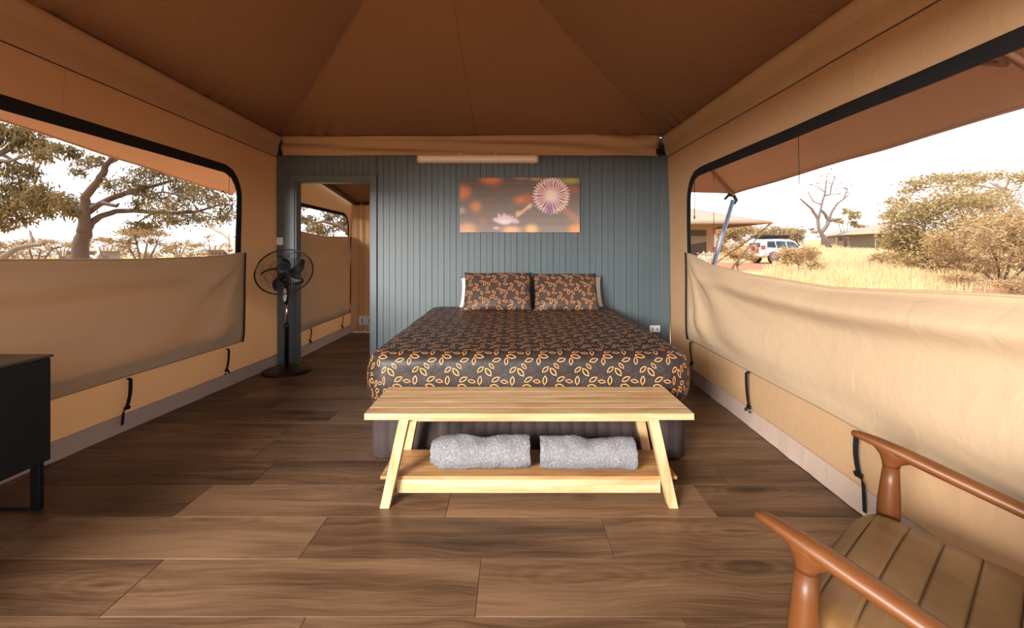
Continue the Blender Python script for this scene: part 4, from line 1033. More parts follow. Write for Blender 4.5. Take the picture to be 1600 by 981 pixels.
def tree(label, base, limbs, blobs, n, leaf, mats, droop=0.5, seed=0, name='tree', cat='tree', group=None, clump=0.32, twigs=True, sub=14):
    """limbs: lists of (point, radius); blobs: (centre, rx, rz)"""
    o = empty(name, base); tag(o, label, cat, group); b = Vector(base); tm = MB()
    for lb in limbs:
        pts = [Vector(p) - b for p, r in lb]; rd = [r for p, r in lb]
        fine, fr = [], []
        for i in range(len(pts) - 1):
            for k in range(3):
                f = k / 3; fine.append(pts[i].lerp(pts[i + 1], f) + Vector((nz(i * 3.1 + k, seed), nz(i * 2.3 + k, seed + 5), 0)) * rd[i] * (0.5 if (i or k) else 0)); fr.append(rd[i] + (rd[i + 1] - rd[i]) * f)
        fine.append(pts[-1]); fr.append(rd[-1]); tm.tube(fine, fr, 8)
    if twigs and blobs:
        allp = [(Vector(p) - b, r) for lb in limbs for p, r in lb[1:]]
        rt = random.Random(seed)
        for c, rx, rz in blobs:
            c = Vector(c) - b; p, r = min(allp, key=lambda t_: (t_[0] - c).length + (0.3 if t_[0].z > c.z + .3 else 0))
            r0 = min(r * .7, 0.05 + rx * .02); mid = p.lerp(c, .5) + Vector((rt.uniform(-.1, .1), rt.uniform(-.1, .1), rt.uniform(0, .15))) * rx
            rm = base[1] * 0.00042; tm.tube([p, mid, c], [max(rm, r0), max(rm, r0 * .6), max(rm, r0 * .3)], 6)
            for k in range(4):
                e = c + Vector((rt.uniform(-.8, .8) * rx, rt.uniform(-.8, .8) * rx, rt.uniform(-.6, .8) * rz)); tm.tube([c.lerp(mid, .3), c.lerp(e, .6) + Vector((0, 0, .05 * rz)), e], [max(rm, r0 * .35), max(rm, r0 * .25), max(rm * .6, r0 * .12)], 5)
    tm.build('trunk', mats[0], o, smooth=True)
    if n: leaf_mesh('foliage', mats[1], o, blob_points(blobs, n, seed + 1, clump, sub), leaf[0], leaf[1], droop, seed + 2, base)
    return o
def A(x, y, Y, dY=0.0):
    """point seen at column x, row y of the photograph, standing at depth Y + dY"""
    return at(x, y, Y + dY)
def limb(Y, pts, d=0.0):
    n_ = len(pts); return [(A(p[0], p[1], Y, d * i / max(1, n_ - 1)), p[2] * Y / F) for i, p in enumerate(pts)]
def blobs_px(Y, lst, seed=0, spread=0.05):
    rr = random.Random(seed); return [(A(b[0], b[1], Y * (1 + rr.uniform(-spread, spread))), b[2] * Y / F, b[3] * Y / F) for b in lst]
def stand(x, Y): X = (x - 800) / F * Y; return (X, Y, zg(X, Y) - 0.05)

# the big gum in the middle of the left window
Y = 10.5; bs_ = stand(121, Y)
tree('large brown gum tree forking low outside the window behind the cabinet', bs_,
     [[(Vector(bs_), .18)] + limb(Y, [(126, 404, 11), (127, 380, 10), (131.5, 360, 9.5)]),
      limb(Y, [(131.5, 362, 9.5), (133, 345, 7.5), (132.5, 326, 6.3), (132.5, 309, 6), (143, 295, 5.5), (159.5, 276, 5), (163.6, 260, 4), (176, 247, 3.4), (196, 228, 3), (225, 205, 2)], -.6),
      limb(Y, [(163, 270, 3.5), (168, 255, 3), (182, 250, 2.5), (190, 240, 2)], .5),
      limb(Y, [(134, 362, 6.5), (143, 348, 5.2), (157, 338, 4.4), (181, 330, 4), (209, 329, 3.6), (242, 332, 3.2), (275, 333, 3), (311, 330, 2.2), (335, 322, 1.6), (357, 318, 1.2)], .8),
      limb(Y, [(134, 334, 5), (154, 320, 4.5), (176, 309, 4.5), (198, 301, 4), (234, 292, 3), (269, 282, 2)], .6),
      limb(Y, [(198, 301, 3), (225, 305, 2.2), (255, 300, 1.6), (282, 305, 1)], -.4),
      limb(Y, [(160, 317, 3.4), (182, 322, 2.6), (186, 318, 1.2)], -.2)],
     blobs_px(Y, [(205, 285, 18, 10), (232, 270, 20, 12), (255, 266, 20, 11), (222, 292, 16, 10), (243, 312, 18, 12), (268, 325, 24, 16), (262, 343, 18, 9), (292, 303, 20, 14), (312, 288, 16, 10), (332, 308, 18, 13),
                  (352, 325, 14, 14), (302, 338, 18, 10), (285, 285, 18, 10), (338, 340, 14, 8), (130, 252, 14, 7), (150, 246, 12, 5), (122, 268, 10, 6), (118, 318, 13, 12), (104, 322, 10, 9), (212, 350, 12, 6), (235, 352, 14, 6), (172, 290, 8, 8), (215, 318, 10, 8)], 3),
     6800, (0.12, 0.027), (M['bark'], M['gum_leaf']), 0.75, 21, clump=.46, sub=24)
# the gum whose boughs come in from the window's far edge
Y = 7.6; bs_ = stand(-70, Y)
tree('gum tree with drooping leaves whose boughs reach in from behind the cabinet window edge', bs_,
     [[(Vector(bs_), .2)] + limb(Y, [(-66, 380, 14), (-50, 320, 12), (-48, 250, 9), (-30, 200, 7)]),
      limb(Y, [(-48, 262, 6), (0, 240, 4.5), (24, 226, 4), (44, 218, 3), (73, 219, 1.5)], .5),
      limb(Y, [(-48, 270, 5), (0, 251, 3), (16, 252, 2.5), (34, 245, 1.8), (52, 240, 1)], -.4),
      limb(Y, [(-52, 350, 7), (0, 336, 5), (20, 326, 4), (44, 319, 3), (81, 313, 2), (110, 310, 1.2)], .3),
      limb(Y, [(-20, 232, 5), (-2, 222, 4.5), (4, 212, 4), (2, 195, 4)], .3)],
     blobs_px(Y, [(12, 203, 20, 12), (42, 206, 18, 10), (30, 226, 18, 10), (70, 224, 15, 8), (95, 229, 12, 8), (112, 236, 9, 8), (62, 240, 15, 8), (20, 262, 18, 10), (44, 264, 13, 10), (8, 298, 18, 12), (38, 288, 16, 12),
                  (60, 296, 14, 11), (42, 314, 20, 14), (12, 324, 18, 12), (70, 328, 15, 8), (28, 341, 18, 6), (96, 312, 11, 10), (112, 328, 9, 8), (66, 312, 15, 10), (5, 350, 16, 6)], 5),
     5600, (0.11, 0.025), (M['bark'], M['gum_leaf']), 0.95, 31, clump=.46, sub=24)
# tree seen through the doorway and the small window behind it
Y = 15.0; bs_ = stand(588, Y)
tree('gum tree seen through the doorway, beyond the small annex window', bs_,
     [[(Vector(bs_), .17)] + limb(Y, [(584, 400, 7), (570, 376, 5), (545, 362, 4), (528, 352, 3), (505, 346, 2), (480, 352, 1.2)]),
      limb(Y, [(556, 366, 4), (546, 348, 3), (538, 332, 2), (534, 318, 1)], .5), limb(Y, [(542, 366, 3), (544, 350, 2), (546, 330, 1)], -.5)],
     blobs_px(Y, [(466, 322, 10, 8), (480, 342, 14, 7), (500, 352, 16, 7), (515, 335, 13, 9), (532, 330, 12, 9), (490, 360, 14, 5), (530, 352, 12, 8), (465, 340, 9, 6), (540, 345, 9, 9), (508, 362, 12, 5)], 9), 2200, (0.16, 0.036), (M['bark'], M['gum_leaf']), 0.6, 41)
# white-barked gum by the window's near edge
Y = 13.0; bs_ = stand(388, Y)
tree('white-barked gum leaning in at the window edge beside the fan', bs_,
     [[(Vector(bs_), .16)] + limb(Y, [(376, 402, 5.5), (369, 388, 5), (360, 372, 4.5), (350, 364, 4), (335, 357, 3.5), (322, 346, 2.5), (308, 336, 1.5), (295, 328, 1)]),
      limb(Y, [(343, 360, 3), (343, 350, 2.5), (348, 341, 2), (358, 338, 1.2)], .3), limb(Y, [(366, 382, 3), (374, 372, 2.5), (386, 362, 1.5)], .2), limb(Y, [(371, 392, 2), (358, 396, 1.8), (349, 388, 1.2)], -.2)],
     [], 0, (0.1, 0.02), (M['pale_bark'], M['gum_leaf']), .5, 51)
Y = 16.0; bs_ = stand(-10, Y)
tree('dark fallen bough with one white branch low in the window corner behind the cabinet', bs_,
     [[(Vector(bs_), .10)] + limb(Y, [(4, 404, 5), (18, 392, 4.5), (30, 387, 4), (48, 383, 3.2), (64, 382, 2.6), (73, 376, 1.5)]), limb(Y, [(28, 388, 3), (34, 380, 2), (41, 376, 1.2)], .1),
      limb(Y, [(49, 384, 2.2), (50, 372, 2), (46, 360, 1.6)], .2)], [], 0, (0.1, 0.02), (M['grey_bark'], M['gum_leaf']), .5, 52, 'fallen_bough', 'branch')
Y = 14.0; bs_ = stand(152, Y)
tree('small white dead stump with upright fork beside the big gum trunk', bs_,
     [[(Vector(bs_), .05)] + limb(Y, [(150, 408, 2.2), (148, 402, 2.4), (139, 399, 1.2)]), limb(Y, [(148, 403, 2), (154, 396, 1.8), (152, 385, 1.2)], .1)], [], 0, (0.1, 0.02), (M['pale_bark'], M['gum_leaf']), .5, 53, 'dead_stump', 'stump')

def umbrella(label, x, Y, top, width, seed, mats=('grey_bark', 'pale_leaf'), n=900, base_row=None, lf=(0.24, 0.07), layers=3, group=None):
    b_ = stand(x, Y); rr = random.Random(seed); bl = []; lm = []; s_ = F / Y
    z0 = HZ - (b_[2] - CH) * s_; hgt = z0 - top
    for k in range(int(width / 10)):
        u = rr.uniform(-1, 1); yy = top + hgt * (0.08 + 0.16 * abs(u) + 0.30 * rr.random() ** 1.4)
        bl.append((A(x + u * width / 2, yy, Y * (1 + rr.uniform(-.04, .04))), width * rr.uniform(.08, .13) / s_, hgt * .055 / s_))
    for k in range(4):
        u = (k - 1.5) / 1.5 * .6
        lm.append([(Vector(b_), .10), (A(x + u * width * .12, z0 - hgt * .3, Y), .075), (A(x + u * width * .3, z0 - hgt * .62, Y, rr.uniform(-.5, .5)), .05)])
    return tree(label, b_, lm, bl, n, lf, (M[mats[0]], M[mats[1]]), 0.1, seed, group=group, clump=.38, sub=8)
umbrella('flat-topped pale tree behind the big gum, in the middle of the left window', 222, 30, 350, 130, 61, n=2600)
umbrella('flat-topped pale tree behind the fallen bough near the cabinet window edge', 55, 34, 366, 150, 62, n=2400)
umbrella('small flat-topped tree beyond the white-barked gum', 332, 42, 360, 80, 63, n=700)
umbrella('far flat-topped tree just left of the big gum trunk', 98, 52, 368, 60, 64, n=500)
umbrella('far flat-topped tree standing right of the big gum trunk', 165, 48, 364, 60, 65, n=600)
umbrella('far pale tree under the long bough of the big gum', 278, 52, 368, 60, 66, n=500)
far_l = ['far hazy bush above the fallen bough in the left window', 'far hazy bush between the fallen bough and the big gum', 'far hazy bush just right of the big gum trunk',
         'far hazy bush behind the middle flat-topped tree', 'far hazy bush halfway between the middle tree and the white-barked gum', 'far hazy bush behind the tent beyond the white-barked gum', 'far hazy bush at the outer end of the skyline behind the cabinet']
for k, (x, wd_) in enumerate([(20, 60), (70, 60), (190, 50), (235, 60), (300, 50), (350, 50), (-40, 80)]):
    b_ = stand(x, 88 + 5 * (k % 3)); Yk = b_[1]
    tree(far_l[k], b_, [[(Vector(b_), .1), (A(x, 398, Yk), .06)]], [(A(x + dx * wd_ / 60, 397 - abs(dx) * .1, Yk, dx * .05), wd_ / 6 * Yk / F, 6 * Yk / F) for dx in (-18, 0, 18)], 420, (0.6, 0.22), (M['grey_bark'], M['pale_leaf']), 0.1, 80 + k, 'bush', 'bush', 'far bushes on the left', twigs=False)

# right-hand side: big bushes, the bare tree, trees behind
Y = 24; bs_ = stand(1466, Y)
tree('big olive bush spreading over the dry grass, behind the paler bush', bs_,
     [limb(Y, [(1467, 428, 2.6), (1462, 405, 2.2), (1455, 380, 1.8), (1440, 352, 1.2)]), limb(Y, [(1468, 428, 2.4), (1474, 400, 2), (1490, 365, 1.5), (1505, 335, 1)]), limb(Y, [(1464, 428, 3), (1448, 405, 2), (1420, 380, 1.5)])],
     blobs_px(Y, [(1440, 328, 34, 18), (1408, 345, 22, 18), (1430, 368, 32, 20), (1478, 318, 36, 16), (1520, 308, 32, 14), (1556, 312, 28, 14), (1488, 356, 34, 22), (1405, 380, 20, 14), (1440, 396, 26, 12), (1545, 335, 30, 18), (1400, 362, 14, 10), (1485, 385, 26, 16), (1410, 402, 22, 10), (1440, 384, 24, 14), (1500, 395, 20, 12), (1425, 412, 18, 6)], 12),
     12500, (0.25, 0.065), (M['bark'], M['olive_leaf']), .35, 101, 'bush', 'bush', clump=.36)
Y = 17; bs_ = stand(1566, Y)
tree('pale straw-coloured bush leaning over red earth nearest the armchair', bs_,
     [limb(Y, [(1564, 446, 2.2), (1560, 420, 2), (1550, 385, 1.6), (1530, 365, 1)]), limb(Y, [(1568, 446, 2.2), (1578, 410, 1.8), (1592, 370, 1.2)]), limb(Y, [(1562, 446, 1.6), (1530, 420, 1.2), (1500, 398, .9)]), limb(Y, [(1570, 446, 1.6), (1600, 420, 1.2), (1630, 395, .9)])],
     blobs_px(Y, [(1508, 366, 34, 16), (1555, 350, 40, 20), (1602, 345, 36, 22), (1530, 388, 36, 14), (1485, 388, 22, 12), (1600, 378, 36, 14), (1640, 365, 40, 24), (1500, 412, 24, 8), (1560, 370, 36, 14), (1475, 372, 14, 8), (1520, 402, 28, 12), (1590, 400, 26, 12), (1545, 418, 26, 8), (1480, 408, 20, 8), (1610, 418, 22, 8)], 13),
     11500, (0.18, 0.045), (M['bark'], M['straw_leaf']), .3, 111, 'bush', 'bush', clump=.36)
Y = 31; bs_ = stand(1622, Y)
tree('tall spreading tree with a pale trunk showing above the two big bushes', bs_,
     [[(Vector(bs_), .2)] + limb(Y, [(1612, 380, 6), (1596, 338, 5), (1582, 318, 4.5), (1570, 296, 3.5), (1545, 284, 2)]), limb(Y, [(1584, 320, 3.5), (1596, 300, 2.5), (1605, 282, 1.5)]), limb(Y, [(1568, 296, 2.5), (1520, 288, 2), (1470, 290, 1.5), (1430, 296, 1)])],
     blobs_px(Y, [(1432, 286, 18, 8), (1460, 280, 22, 8), (1495, 277, 20, 7), (1540, 274, 26, 9), (1585, 274, 24, 9), (1400, 318, 14, 8), (1418, 300, 12, 8), (1606, 292, 20, 9), (1500, 292, 20, 6), (1630, 280, 26, 12), (1394, 335, 10, 8)], 14),
     5200, (0.26, 0.075), (M['pale_bark'], M['olive_leaf']), .2, 121, clump=.34)
Y = 75; bs_ = stand(1296, Y)
tree('bare twisted gum with pale forked trunks, almost leafless, right of the car', bs_,
     [[(Vector(bs_), .38)] + limb(Y, [(1297, 387, 3), (1289, 372, 3), (1283, 364, 3), (1291, 354, 3), (1295, 344, 2.8), (1287, 332, 2), (1282, 327, 1.6)]),
      [(Vector(bs_), .32)] + limb(Y, [(1293, 385, 2.6), (1279, 358, 2.6), (1278, 342, 2.4), (1269, 327, 2), (1260, 319, 1.6), (1250, 310, 1)]),
      limb(Y, [(1295, 345, 2.2), (1299, 332, 1.8), (1308, 318, 1.5), (1318, 311, 1.2), (1324, 296, .7)]), limb(Y, [(1278, 345, 2), (1284, 319, 1.7), (1289, 301, 1.4), (1291, 285, .8), (1293, 272, .5)]),
      limb(Y, [(1288, 306, 1.2), (1297, 304, 1.1), (1299, 291, 1), (1305, 276, .7)]), limb(Y, [(1284, 320, 1), (1271, 315, .9), (1264, 303, .6)]), limb(Y, [(1297, 346, 1.6), (1306, 343, 1.3), (1316, 341, .8)]), limb(Y, [(1289, 300, .8), (1278, 292, .6), (1268, 289, .4)]), limb(Y, [(1318, 311, .8), (1328, 304, .5)])],
     blobs_px(Y, [(1265, 289, 9, 4), (1278, 286, 6, 4), (1297, 271, 8, 4), (1305, 276, 6, 3), (1320, 293, 8, 4), (1327, 300, 6, 3), (1307, 297, 5, 3), (1258, 296, 5, 3), (1262, 302, 6, 5), (1273, 298, 6, 6), (1285, 274, 6, 5), (1300, 264, 5, 5), (1312, 284, 7, 6), (1312, 304, 7, 5), (1332, 290, 6, 5), (1252, 322, 5, 5), (1276, 312, 6, 6), (1296, 286, 6, 6), (1322, 306, 6, 6), (1306, 326, 7, 5), (1268, 334, 4, 4)], 15), 520, (0.30, 0.08), (M['mid_bark'], M['olive_leaf']), .4, 131, twigs=True)
umbrella('brown leafy tree standing just right of the bare gum', 1321, 80, 324, 62, 141, ('grey_bark', 'olive_leaf'), 800, lf=(.55, .18))
umbrella('low hazy tree between the two far tents', 1368, 92, 340, 60, 142, ('grey_bark', 'pale_leaf'), 600, lf=(.6, .2))
umbrella('thin pale tree on the skyline right behind the car', 1254, 96, 345, 46, 143, ('pale_bark', 'pale_leaf'), 350, lf=(.55, .18))
for k, (x, y_, Yk, wd_, h_, n_, mt, lb) in enumerate([
        (1152, 371, 44, 66, 52, 5200, 'straw_leaf', 'brown scrub thicket behind the slanted awning pole'), (1120, 385, 40, 30, 24, 1500, 'straw_leaf', 'brown scrub clump beside the wall of the next tent'),
        (1205, 366, 62, 70, 30, 2600, 'pale_leaf', 'hazy pale scrub directly behind the car roof'), (1236, 370, 70, 36, 30, 1300, 'pale_leaf', 'hazy scrub behind the front of the car'),
        (1250, 406, 21, 60, 40, 3000, 'straw_leaf', 'dry thorny shrub in the grass in front of the car'), (1104, 403, 11.5, 34, 18, 1400, 'blossom', 'shrub with cream blossom at the foot of the awning pole'),
        (1160, 398, 19, 44, 22, 1600, 'straw_leaf', 'dry shrub at the edge of the red track left of the car'), (1146, 384, 26, 20, 18, 350, 'blossom', 'cream-flowered shrub behind the slanted pole'),
        (1380, 400, 30, 40, 16, 900, 'straw_leaf', 'low dry shrub at the foot of the big olive bush'),
        (1500, 436, 15.5, 60, 20, 1300, 'straw_leaf', 'low twiggy shrub on red earth before the olive bush'), (1585, 448, 14, 70, 22, 1300, 'straw_leaf', 'low twiggy shrub on red earth nearest the window edge above the armchair')]):
    b_ = stand(x, Yk); rr = random.Random(200 + k); s_ = F / Yk
    bl = [(A(x + rr.uniform(-.4, .4) * wd_, y_ + rr.uniform(-.35, .3) * h_, Yk, rr.uniform(-.6, .6)), wd_ * .22 / s_, h_ * .22 / s_) for _ in range(9)]
    tree(lb, b_, [[(Vector(b_), .03), (Vector(b_).lerp(Vector(bl[0][0]), .5), .022)]], bl, n_, (5.0 / s_, 1.5 / s_), (M['grey_bark'], M[mt]), .2, 210 + k, 'shrub', 'shrub')

# dry grass
r = np.random.default_rng(77); N = 52000; N2 = 16000
q = r.uniform(0, 1, N + N2); Yg = 12.5 * (105 / 12.5) ** (q ** 0.9); Yg[N:] = 6 * (70 / 6) ** q[N:]; ang = np.concatenate([r.uniform(0.44, 1.22, N), r.uniform(1.22, 2.7, N2)]); Xg = Yg * ang
cl = np.array([noise.noise(Vector((x * .45, y * .45, 1))) for x, y in zip(Xg, Yg)]); tr_ = np.array([noise.noise(Vector((x * .12, y * .12, 4))) for x, y in zip(Xg, Yg)])
keep = (np.abs(Yg + 4 * tr_ - 31) > 6.5) | (ang > .60 + .05 * tr_); keep &= ~((ang > 0.98 + .22 * tr_) & (Yg < 21) & (cl < .12)); keep &= (cl > -.28); keep &= ~((ang < .56) & (Yg < 30))
Xg, Yg, cl = Xg[keep], Yg[keep], cl[keep]; N = len(Xg)
Zg = np.array([zg(x, y) - 0.03 for x, y in zip(Xg, Yg)]); H = (0.40 + .25 * cl) * r.uniform(.6, 1.35, N); Wd = np.maximum(0.012, Yg * 0.0011)
a = r.uniform(0, 2 * math.pi, N); ln = r.normal(0, .16, (N, 2)) * H[:, None]
B0 = np.stack([Xg, Yg, Zg], 1); sd_ = np.stack([np.cos(a), np.sin(a), 0 * a], 1) * Wd[:, None]
V = np.stack([B0 - sd_, B0 + sd_, B0 + np.stack([ln[:, 0], ln[:, 1], H], 1)], 1).reshape(-1, 3)
me = bpy.data.meshes.new('dry_grass'); me.vertices.add(3 * N); me.vertices.foreach_set('co', V.astype(np.float32).reshape(-1)); me.loops.add(3 * N)
me.loops.foreach_set('vertex_index', np.arange(3 * N, dtype=np.int32)); me.polygons.add(N); me.polygons.foreach_set('loop_start', np.arange(0, 3 * N, 3, dtype=np.int32)); me.update(calc_edges=True); me.validate()
me.materials.append(M['dry_grass']); go = bpy.data.objects.new('dry_grass', me); COL.objects.link(go); tag(go, 'tall dry golden grass covering the ground outside the window with the car', 'grass', kind='stuff')

# --- other tents of the camp
def camp_tent(label, x0, Yt, w_, d_, wall_h, roof_h, over, face=0.0, win=True):
    X0 = (x0 - 800) / F * Yt; b = Vector((X0, Yt, zg(X0, Yt) - 0.02)); o = empty('camp_tent', b, R(face)); tag(o, label, 'tent', )
    MB().box(0, w_, 0, d_, 0.0, 0.30).build('deck', M['brown_tube'], o)
    MB().box(0.15, w_ - 0.15, 0.15, d_ - 0.15, 0.30, wall_h).build('wall', M['pale_fly'], o)
    e = [Vector((-over, -over, wall_h + .05)), Vector((w_ + over, -over, wall_h + .05)), Vector((w_ + over, d_ + over, wall_h + .05)), Vector((-over, d_ + over, wall_h + .05))]
    rdg = [Vector((w_ * .35, d_ / 2, roof_h)), Vector((w_ * .65, d_ / 2, roof_h))]
    m = MB(); m.add(e + rdg, [(0, 1, 5, 4), (1, 2, 5), (2, 3, 4, 5), (3, 0, 4)]); m.build('roof', M['pale_fly'], o, solid=0.02)
    for k in range(4):
        p, q_ = e[k], e[(k + 1) % 4]; MB().tube([p - Vector((0, 0, .06)), q_ - Vector((0, 0, .06))], 0.06, 6).build('eave_rail', M['brown_tube'], o)
    for k, (px_, py_) in enumerate([(-over * .8, -over * .8), (w_ + over * .8, -over * .8)]): MB().tube([(px_, py_, 0), (px_, py_, wall_h)], 0.05, 6).build('post', M['rope_pale'], o)
    n_ = max(1, int(w_ / 2.2))
    for k in range(n_):
        a_ = 0.4 + (w_ - .8) * k / n_; f = MB().box(a_, a_ + (w_ - .8) / n_ - .3, 0.11, 0.14, 0.8, wall_h - .35).build('window', M['brown_mesh'], o)
        MB().box(a_ - .05, a_ + (w_ - .8) / n_ - .25, 0.07, 0.108, 0.72, 1.25).build('window_flap', M['fly_canvas'], f)
    return o
camp_tent('far tent half hidden behind the big gum trunk', 100, 74, 5.2, 5.0, 1.75, 2.55, .5)
camp_tent('far tent beyond the white-barked gum beside the fan', 322, 62, 4.6, 5, 1.9, 3.1, .5)
camp_tent('far tent with pale roof half hidden by the big olive bush', 1371, 70, 7.5, 6, 2.5, 4.2, 2.0)
camp_tent('farthest tent beyond the bare gum and the brown leafy tree', 1308, 88, 5.0, 5, 2.2, 3.4, .6)

# the next tent, right outside
nt_o = empty('neighbour_tent', (5.2, 14, 0)); tag(nt_o, 'neighbouring tan tent with pale fly roof, close behind the slanted pole', 'tent')
zz = 0.0
w1 = MB().box(1.2, 6.34, 14.0, 14.08, -0.3, 2.10).v
def relb(m, o): m.v = [tuple(Vector(p) - o.location) for p in m.v]; return m
relb(MB().box(1.2, 6.34, 14.0, 14.06, 0.0, 2.12), nt_o).build('front_wall', M['wall_canvas'], nt_o)
relb(MB().box(6.28, 6.34, 14.06, 18.5, 0.0, 2.12), nt_o).build('side_wall', M['wall_canvas'], nt_o)
relb(MB().box(1.0, 6.6, 13.9, 18.6, -0.32, 0.0), nt_o).build('deck', M['brown_tube'], nt_o)
wnn = relb(MB().box(3.6, 6.06, 13.97, 13.998, 0.55, 1.92), nt_o).build('window', M['brown_mesh'], nt_o)
m = MB(); m.grid(lambda u, v: Vector((3.62 + 2.42 * u, 13.94 - 0.02 * math.sin(v * 3), 1.75 - 0.42 * v * (1 - 0.55 * u * u))) - nt_o.location, 14, 4); m.build('rolled_flap', M['pale_fly'], wnn, smooth=True)
E = [Vector((-1.2, 12.5, 2.02)), Vector((7.23, 12.5, 2.10)), Vector((7.23, 19.5, 2.10)), Vector((-1.2, 19.5, 2.05))]; TP = Vector((3.0, 15.8, 3.55))
m = MB()
for k in range(4):
    a_, b_ = E[k], E[(k + 1) % 4]
    def rf(u, v, a_=a_, b_=b_):
        p = a_.lerp(b_, u).lerp(TP, v); p.z -= 0.10 * math.sin(math.pi * v) + 0.0; return p - nt_o.location
    m.grid(rf, 24, 12)
m.build('roof', M['pale_fly'], nt_o, smooth=True, solid=0.01)
MB().tube([e - nt_o.location + Vector((0, 0, -.03)) for e in E[:3]], 0.03, 6).build('eave_hem', M['fly_canvas'], nt_o)
for p, q_ in ((Vector((7.23, 12.5, 2.10)), Vector((6.75, 15.0, zg(6.75, 15)))), (Vector((7.30, 12.5, 2.08)), Vector((7.1, 18.0, zg(7.1, 18))))):
    MB().tube([p - nt_o.location, q_ - nt_o.location], 0.022, 6).build('guy_rope', M['rope_pale'], nt_o, smooth=True)
ps = empty('striped_post', (5.9, 13.05, zg(5.9, 13.05))); tag(ps, 'thin post banded red and white at the corner of the neighbouring tent', 'post')
MB().tube([(0, 0, -.05), (0, 0, 2.1)], 0.035, 8).build('post', M['white_plastic'], ps, smooth=True)
for z in (1.38, 1.95): MB().tube([(0, 0, z - .1), (0, 0, z + .1)], 0.045, 8).build('band', M['red_paint'], ps, smooth=True)
mp = stand(1379, 40); mpo = MB().box(-.06, .06, -.06, .06, 0, .85).build('marker_post', M['white_plastic'], bevel=.01); mpo.location = mp; tag(mpo, 'small white marker post in the dry grass before the olive bush', 'post')

# --- the car
cx_, cy_ = 21.15, 35.3
car = empty('car', (cx_, cy_, zg(cx_, cy_) + 0.03), R(11)); tag(car, 'white off-road car seen from behind with black roof box and spare wheel', 'car')
secs = [(-2.32, .55, 1.00, 1.02, .80, .70), (-2.30, .50, 1.05, 1.55, .90, .74), (-2.22, .48, 1.10, 1.76, .92, .74), (-2.0, .46, 1.12, 1.82, .93, .75), (-1.0, .42, 1.12, 1.85, .935, .76), (0.0, .42, 1.10, 1.83, .935, .76), (.45, .42, 1.10, 1.78, .935, .74), (.95, .42, 1.09, 1.42, .93, .76), (1.22, .42, 1.08, 1.13, .92, .80), (1.6, .44, 1.04, 1.09, .91, .78), (2.1, .46, .96, 1.02, .88, .74), (2.34, .50, .80, .90, .78, .66), (2.40, .54, .70, .74, .70, .60)]
rings = []
for x, zb, zl, zr, hb, hr in secs:
    rg = []
    for y, z in ((-hb * .9, zb), (-hb, zb + .12), (-hb, zl - .12), (-hb * .985, zl), (-hr - (hb - hr) * .12, zr - .10), (-hr * .86, zr - .015), (-hr * .4, zr + .01), (hr * .4, zr + .01), (hr * .86, zr - .015), (hr + (hb - hr) * .12, zr - .10), (hb * .985, zl), (hb, zl - .12), (hb, zb + .12), (hb * .9, zb)): rg.append(Vector((x, y, z)))
    rings.append(rg)
MB().loft(rings).build('body', M['car_white'], car, smooth=True, auto=None)
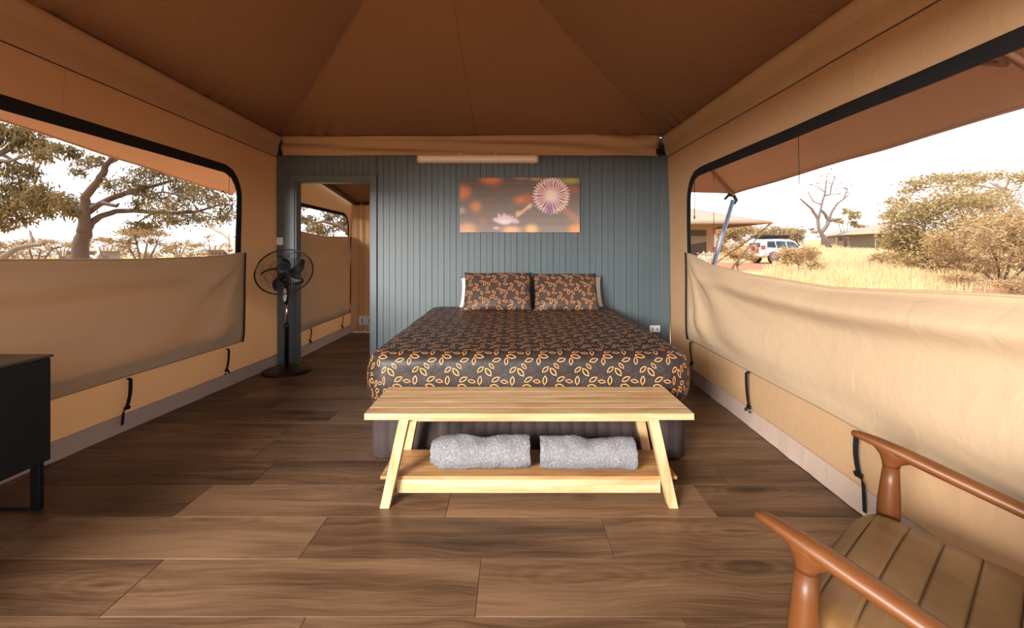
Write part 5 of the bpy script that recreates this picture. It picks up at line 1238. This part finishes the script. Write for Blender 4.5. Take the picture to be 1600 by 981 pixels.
for s in (-1, 1):
    def wy(x, z): t_ = min(1, max(0, (z - 1.11) / .62)); return s * (.932 - t_ * .155 + .012)
    for poly in ([(-1.98, 1.20), (-1.22, 1.17), (-1.22, 1.66), (-1.88, 1.66)], [(-1.14, 1.17), (-.28, 1.16), (-.28, 1.67), (-1.14, 1.67)], [(-.20, 1.16), (.95, 1.15), (.62, 1.44), (.38, 1.64), (-.20, 1.67)]):
        v = [Vector((x, wy(x, z), z)) for x, z in poly]; n_ = len(v); MB().add(v + [p + Vector((0, -s * .03, 0)) for p in v], [tuple(range(n_)), tuple(range(2 * n_ - 1, n_ - 1, -1))] + [(k, (k + 1) % n_, (k + 1) % n_ + n_, k + n_) for k in range(n_)]).build('side_window', M['car_glass'], car)
    MB().box(-2.33, -2.12, s * .80 - .12, s * .80 + .145, 1.02, 1.34).build('tail_light', M['red_lens'], car, bevel=.02)
    MB().box(.78, .98, s * 1.0 - .1, s * 1.0 + .1, 1.12, 1.28).build('mirror', M['car_white'], car, bevel=.03)
    for xw in (-1.42, 1.42):
        Mw = Matrix.Translation((xw, s * .82, .40)) @ Matrix.Rotation(R(-90 * s), 4, 'X')
        wh = MB().lathe([(0, -.12), (.30, -.12), (.38, -.10), (.395, -.04), (.395, .06), (.37, .11), (.26, .13), (0, .10)], 28, Mw).build('wheel', M['tyre'] if xw < 0 and s > 0 else M['dusty_tyre'], car, smooth=True)
        MB().lathe([(0, .10), (.23, .115), (.22, .125), (.07, .14), (0, .14)], 20, Mw).build('hub_cap', M['steel'], wh, smooth=True)
        MB().lathe([(.40, .0), (.46, .0), (.46, .128), (.40, .128)], 28, Mw, caps=False).build('wheel_arch', M['black_plastic'], car)
MB().box(-2.345, -2.305, -.62, .62, 1.22, 1.56).build('rear_window', M['car_glass'], car, bevel=.01)
MB().box(-2.52, -2.28, -.90, .90, .50, .78).build('rear_bumper', M['car_white'], car, bevel=.05)
for s in (-1, 1): MB().box(-2.53, -2.515, s * .62 - .2, s * .62 + .2, .72, .77).build('reflector', M['red_lens'], car)
Mw = Matrix.Translation((-2.44, -.12, 1.02)) @ Matrix.Rotation(R(-90), 4, 'Y')
spw = MB().lathe([(0, -.10), (.34, -.10), (.39, -.06), (.39, .06), (.35, .11), (.24, .12), (.20, .06), (0, .06)], 28, Mw).build('spare_wheel', M['dusty_tyre'], car, smooth=True)
MB().lathe([(0, .05), (.11, .05), (.10, .10), (0, .10)], 16, Mw).build('hub_cap', M['tyre'], spw, smooth=True)
rk = MB()
for y in (-.62, .62): rk.box(-2.0, .3, y - .025, y + .025, 1.88, 1.92)
for x in (-1.7, -.8, .1): rk.box(x - .03, x + .03, -.66, .66, 1.90, 1.94)
rk.build('roof_rack', M['black_plastic'], car)
MB().box(-2.15, .25, -.66, .62, 1.945, 2.16).build('roof_box', M['black_plastic'], car, bevel=.05)
MB().tube([(1.15, -.90, 1.08), (.92, -.90, 1.30), (.62, -.84, 1.68), (.60, -.84, 1.86), (.70, -.84, 1.92)], [.045, .045, .045, .05, .065], 10).build('snorkel', M['black_plastic'], car, smooth=True)
MB().box(2.36, 2.50, -.85, .85, .50, .80).build('front_bumper', M['black_plastic'], car, bevel=.05)
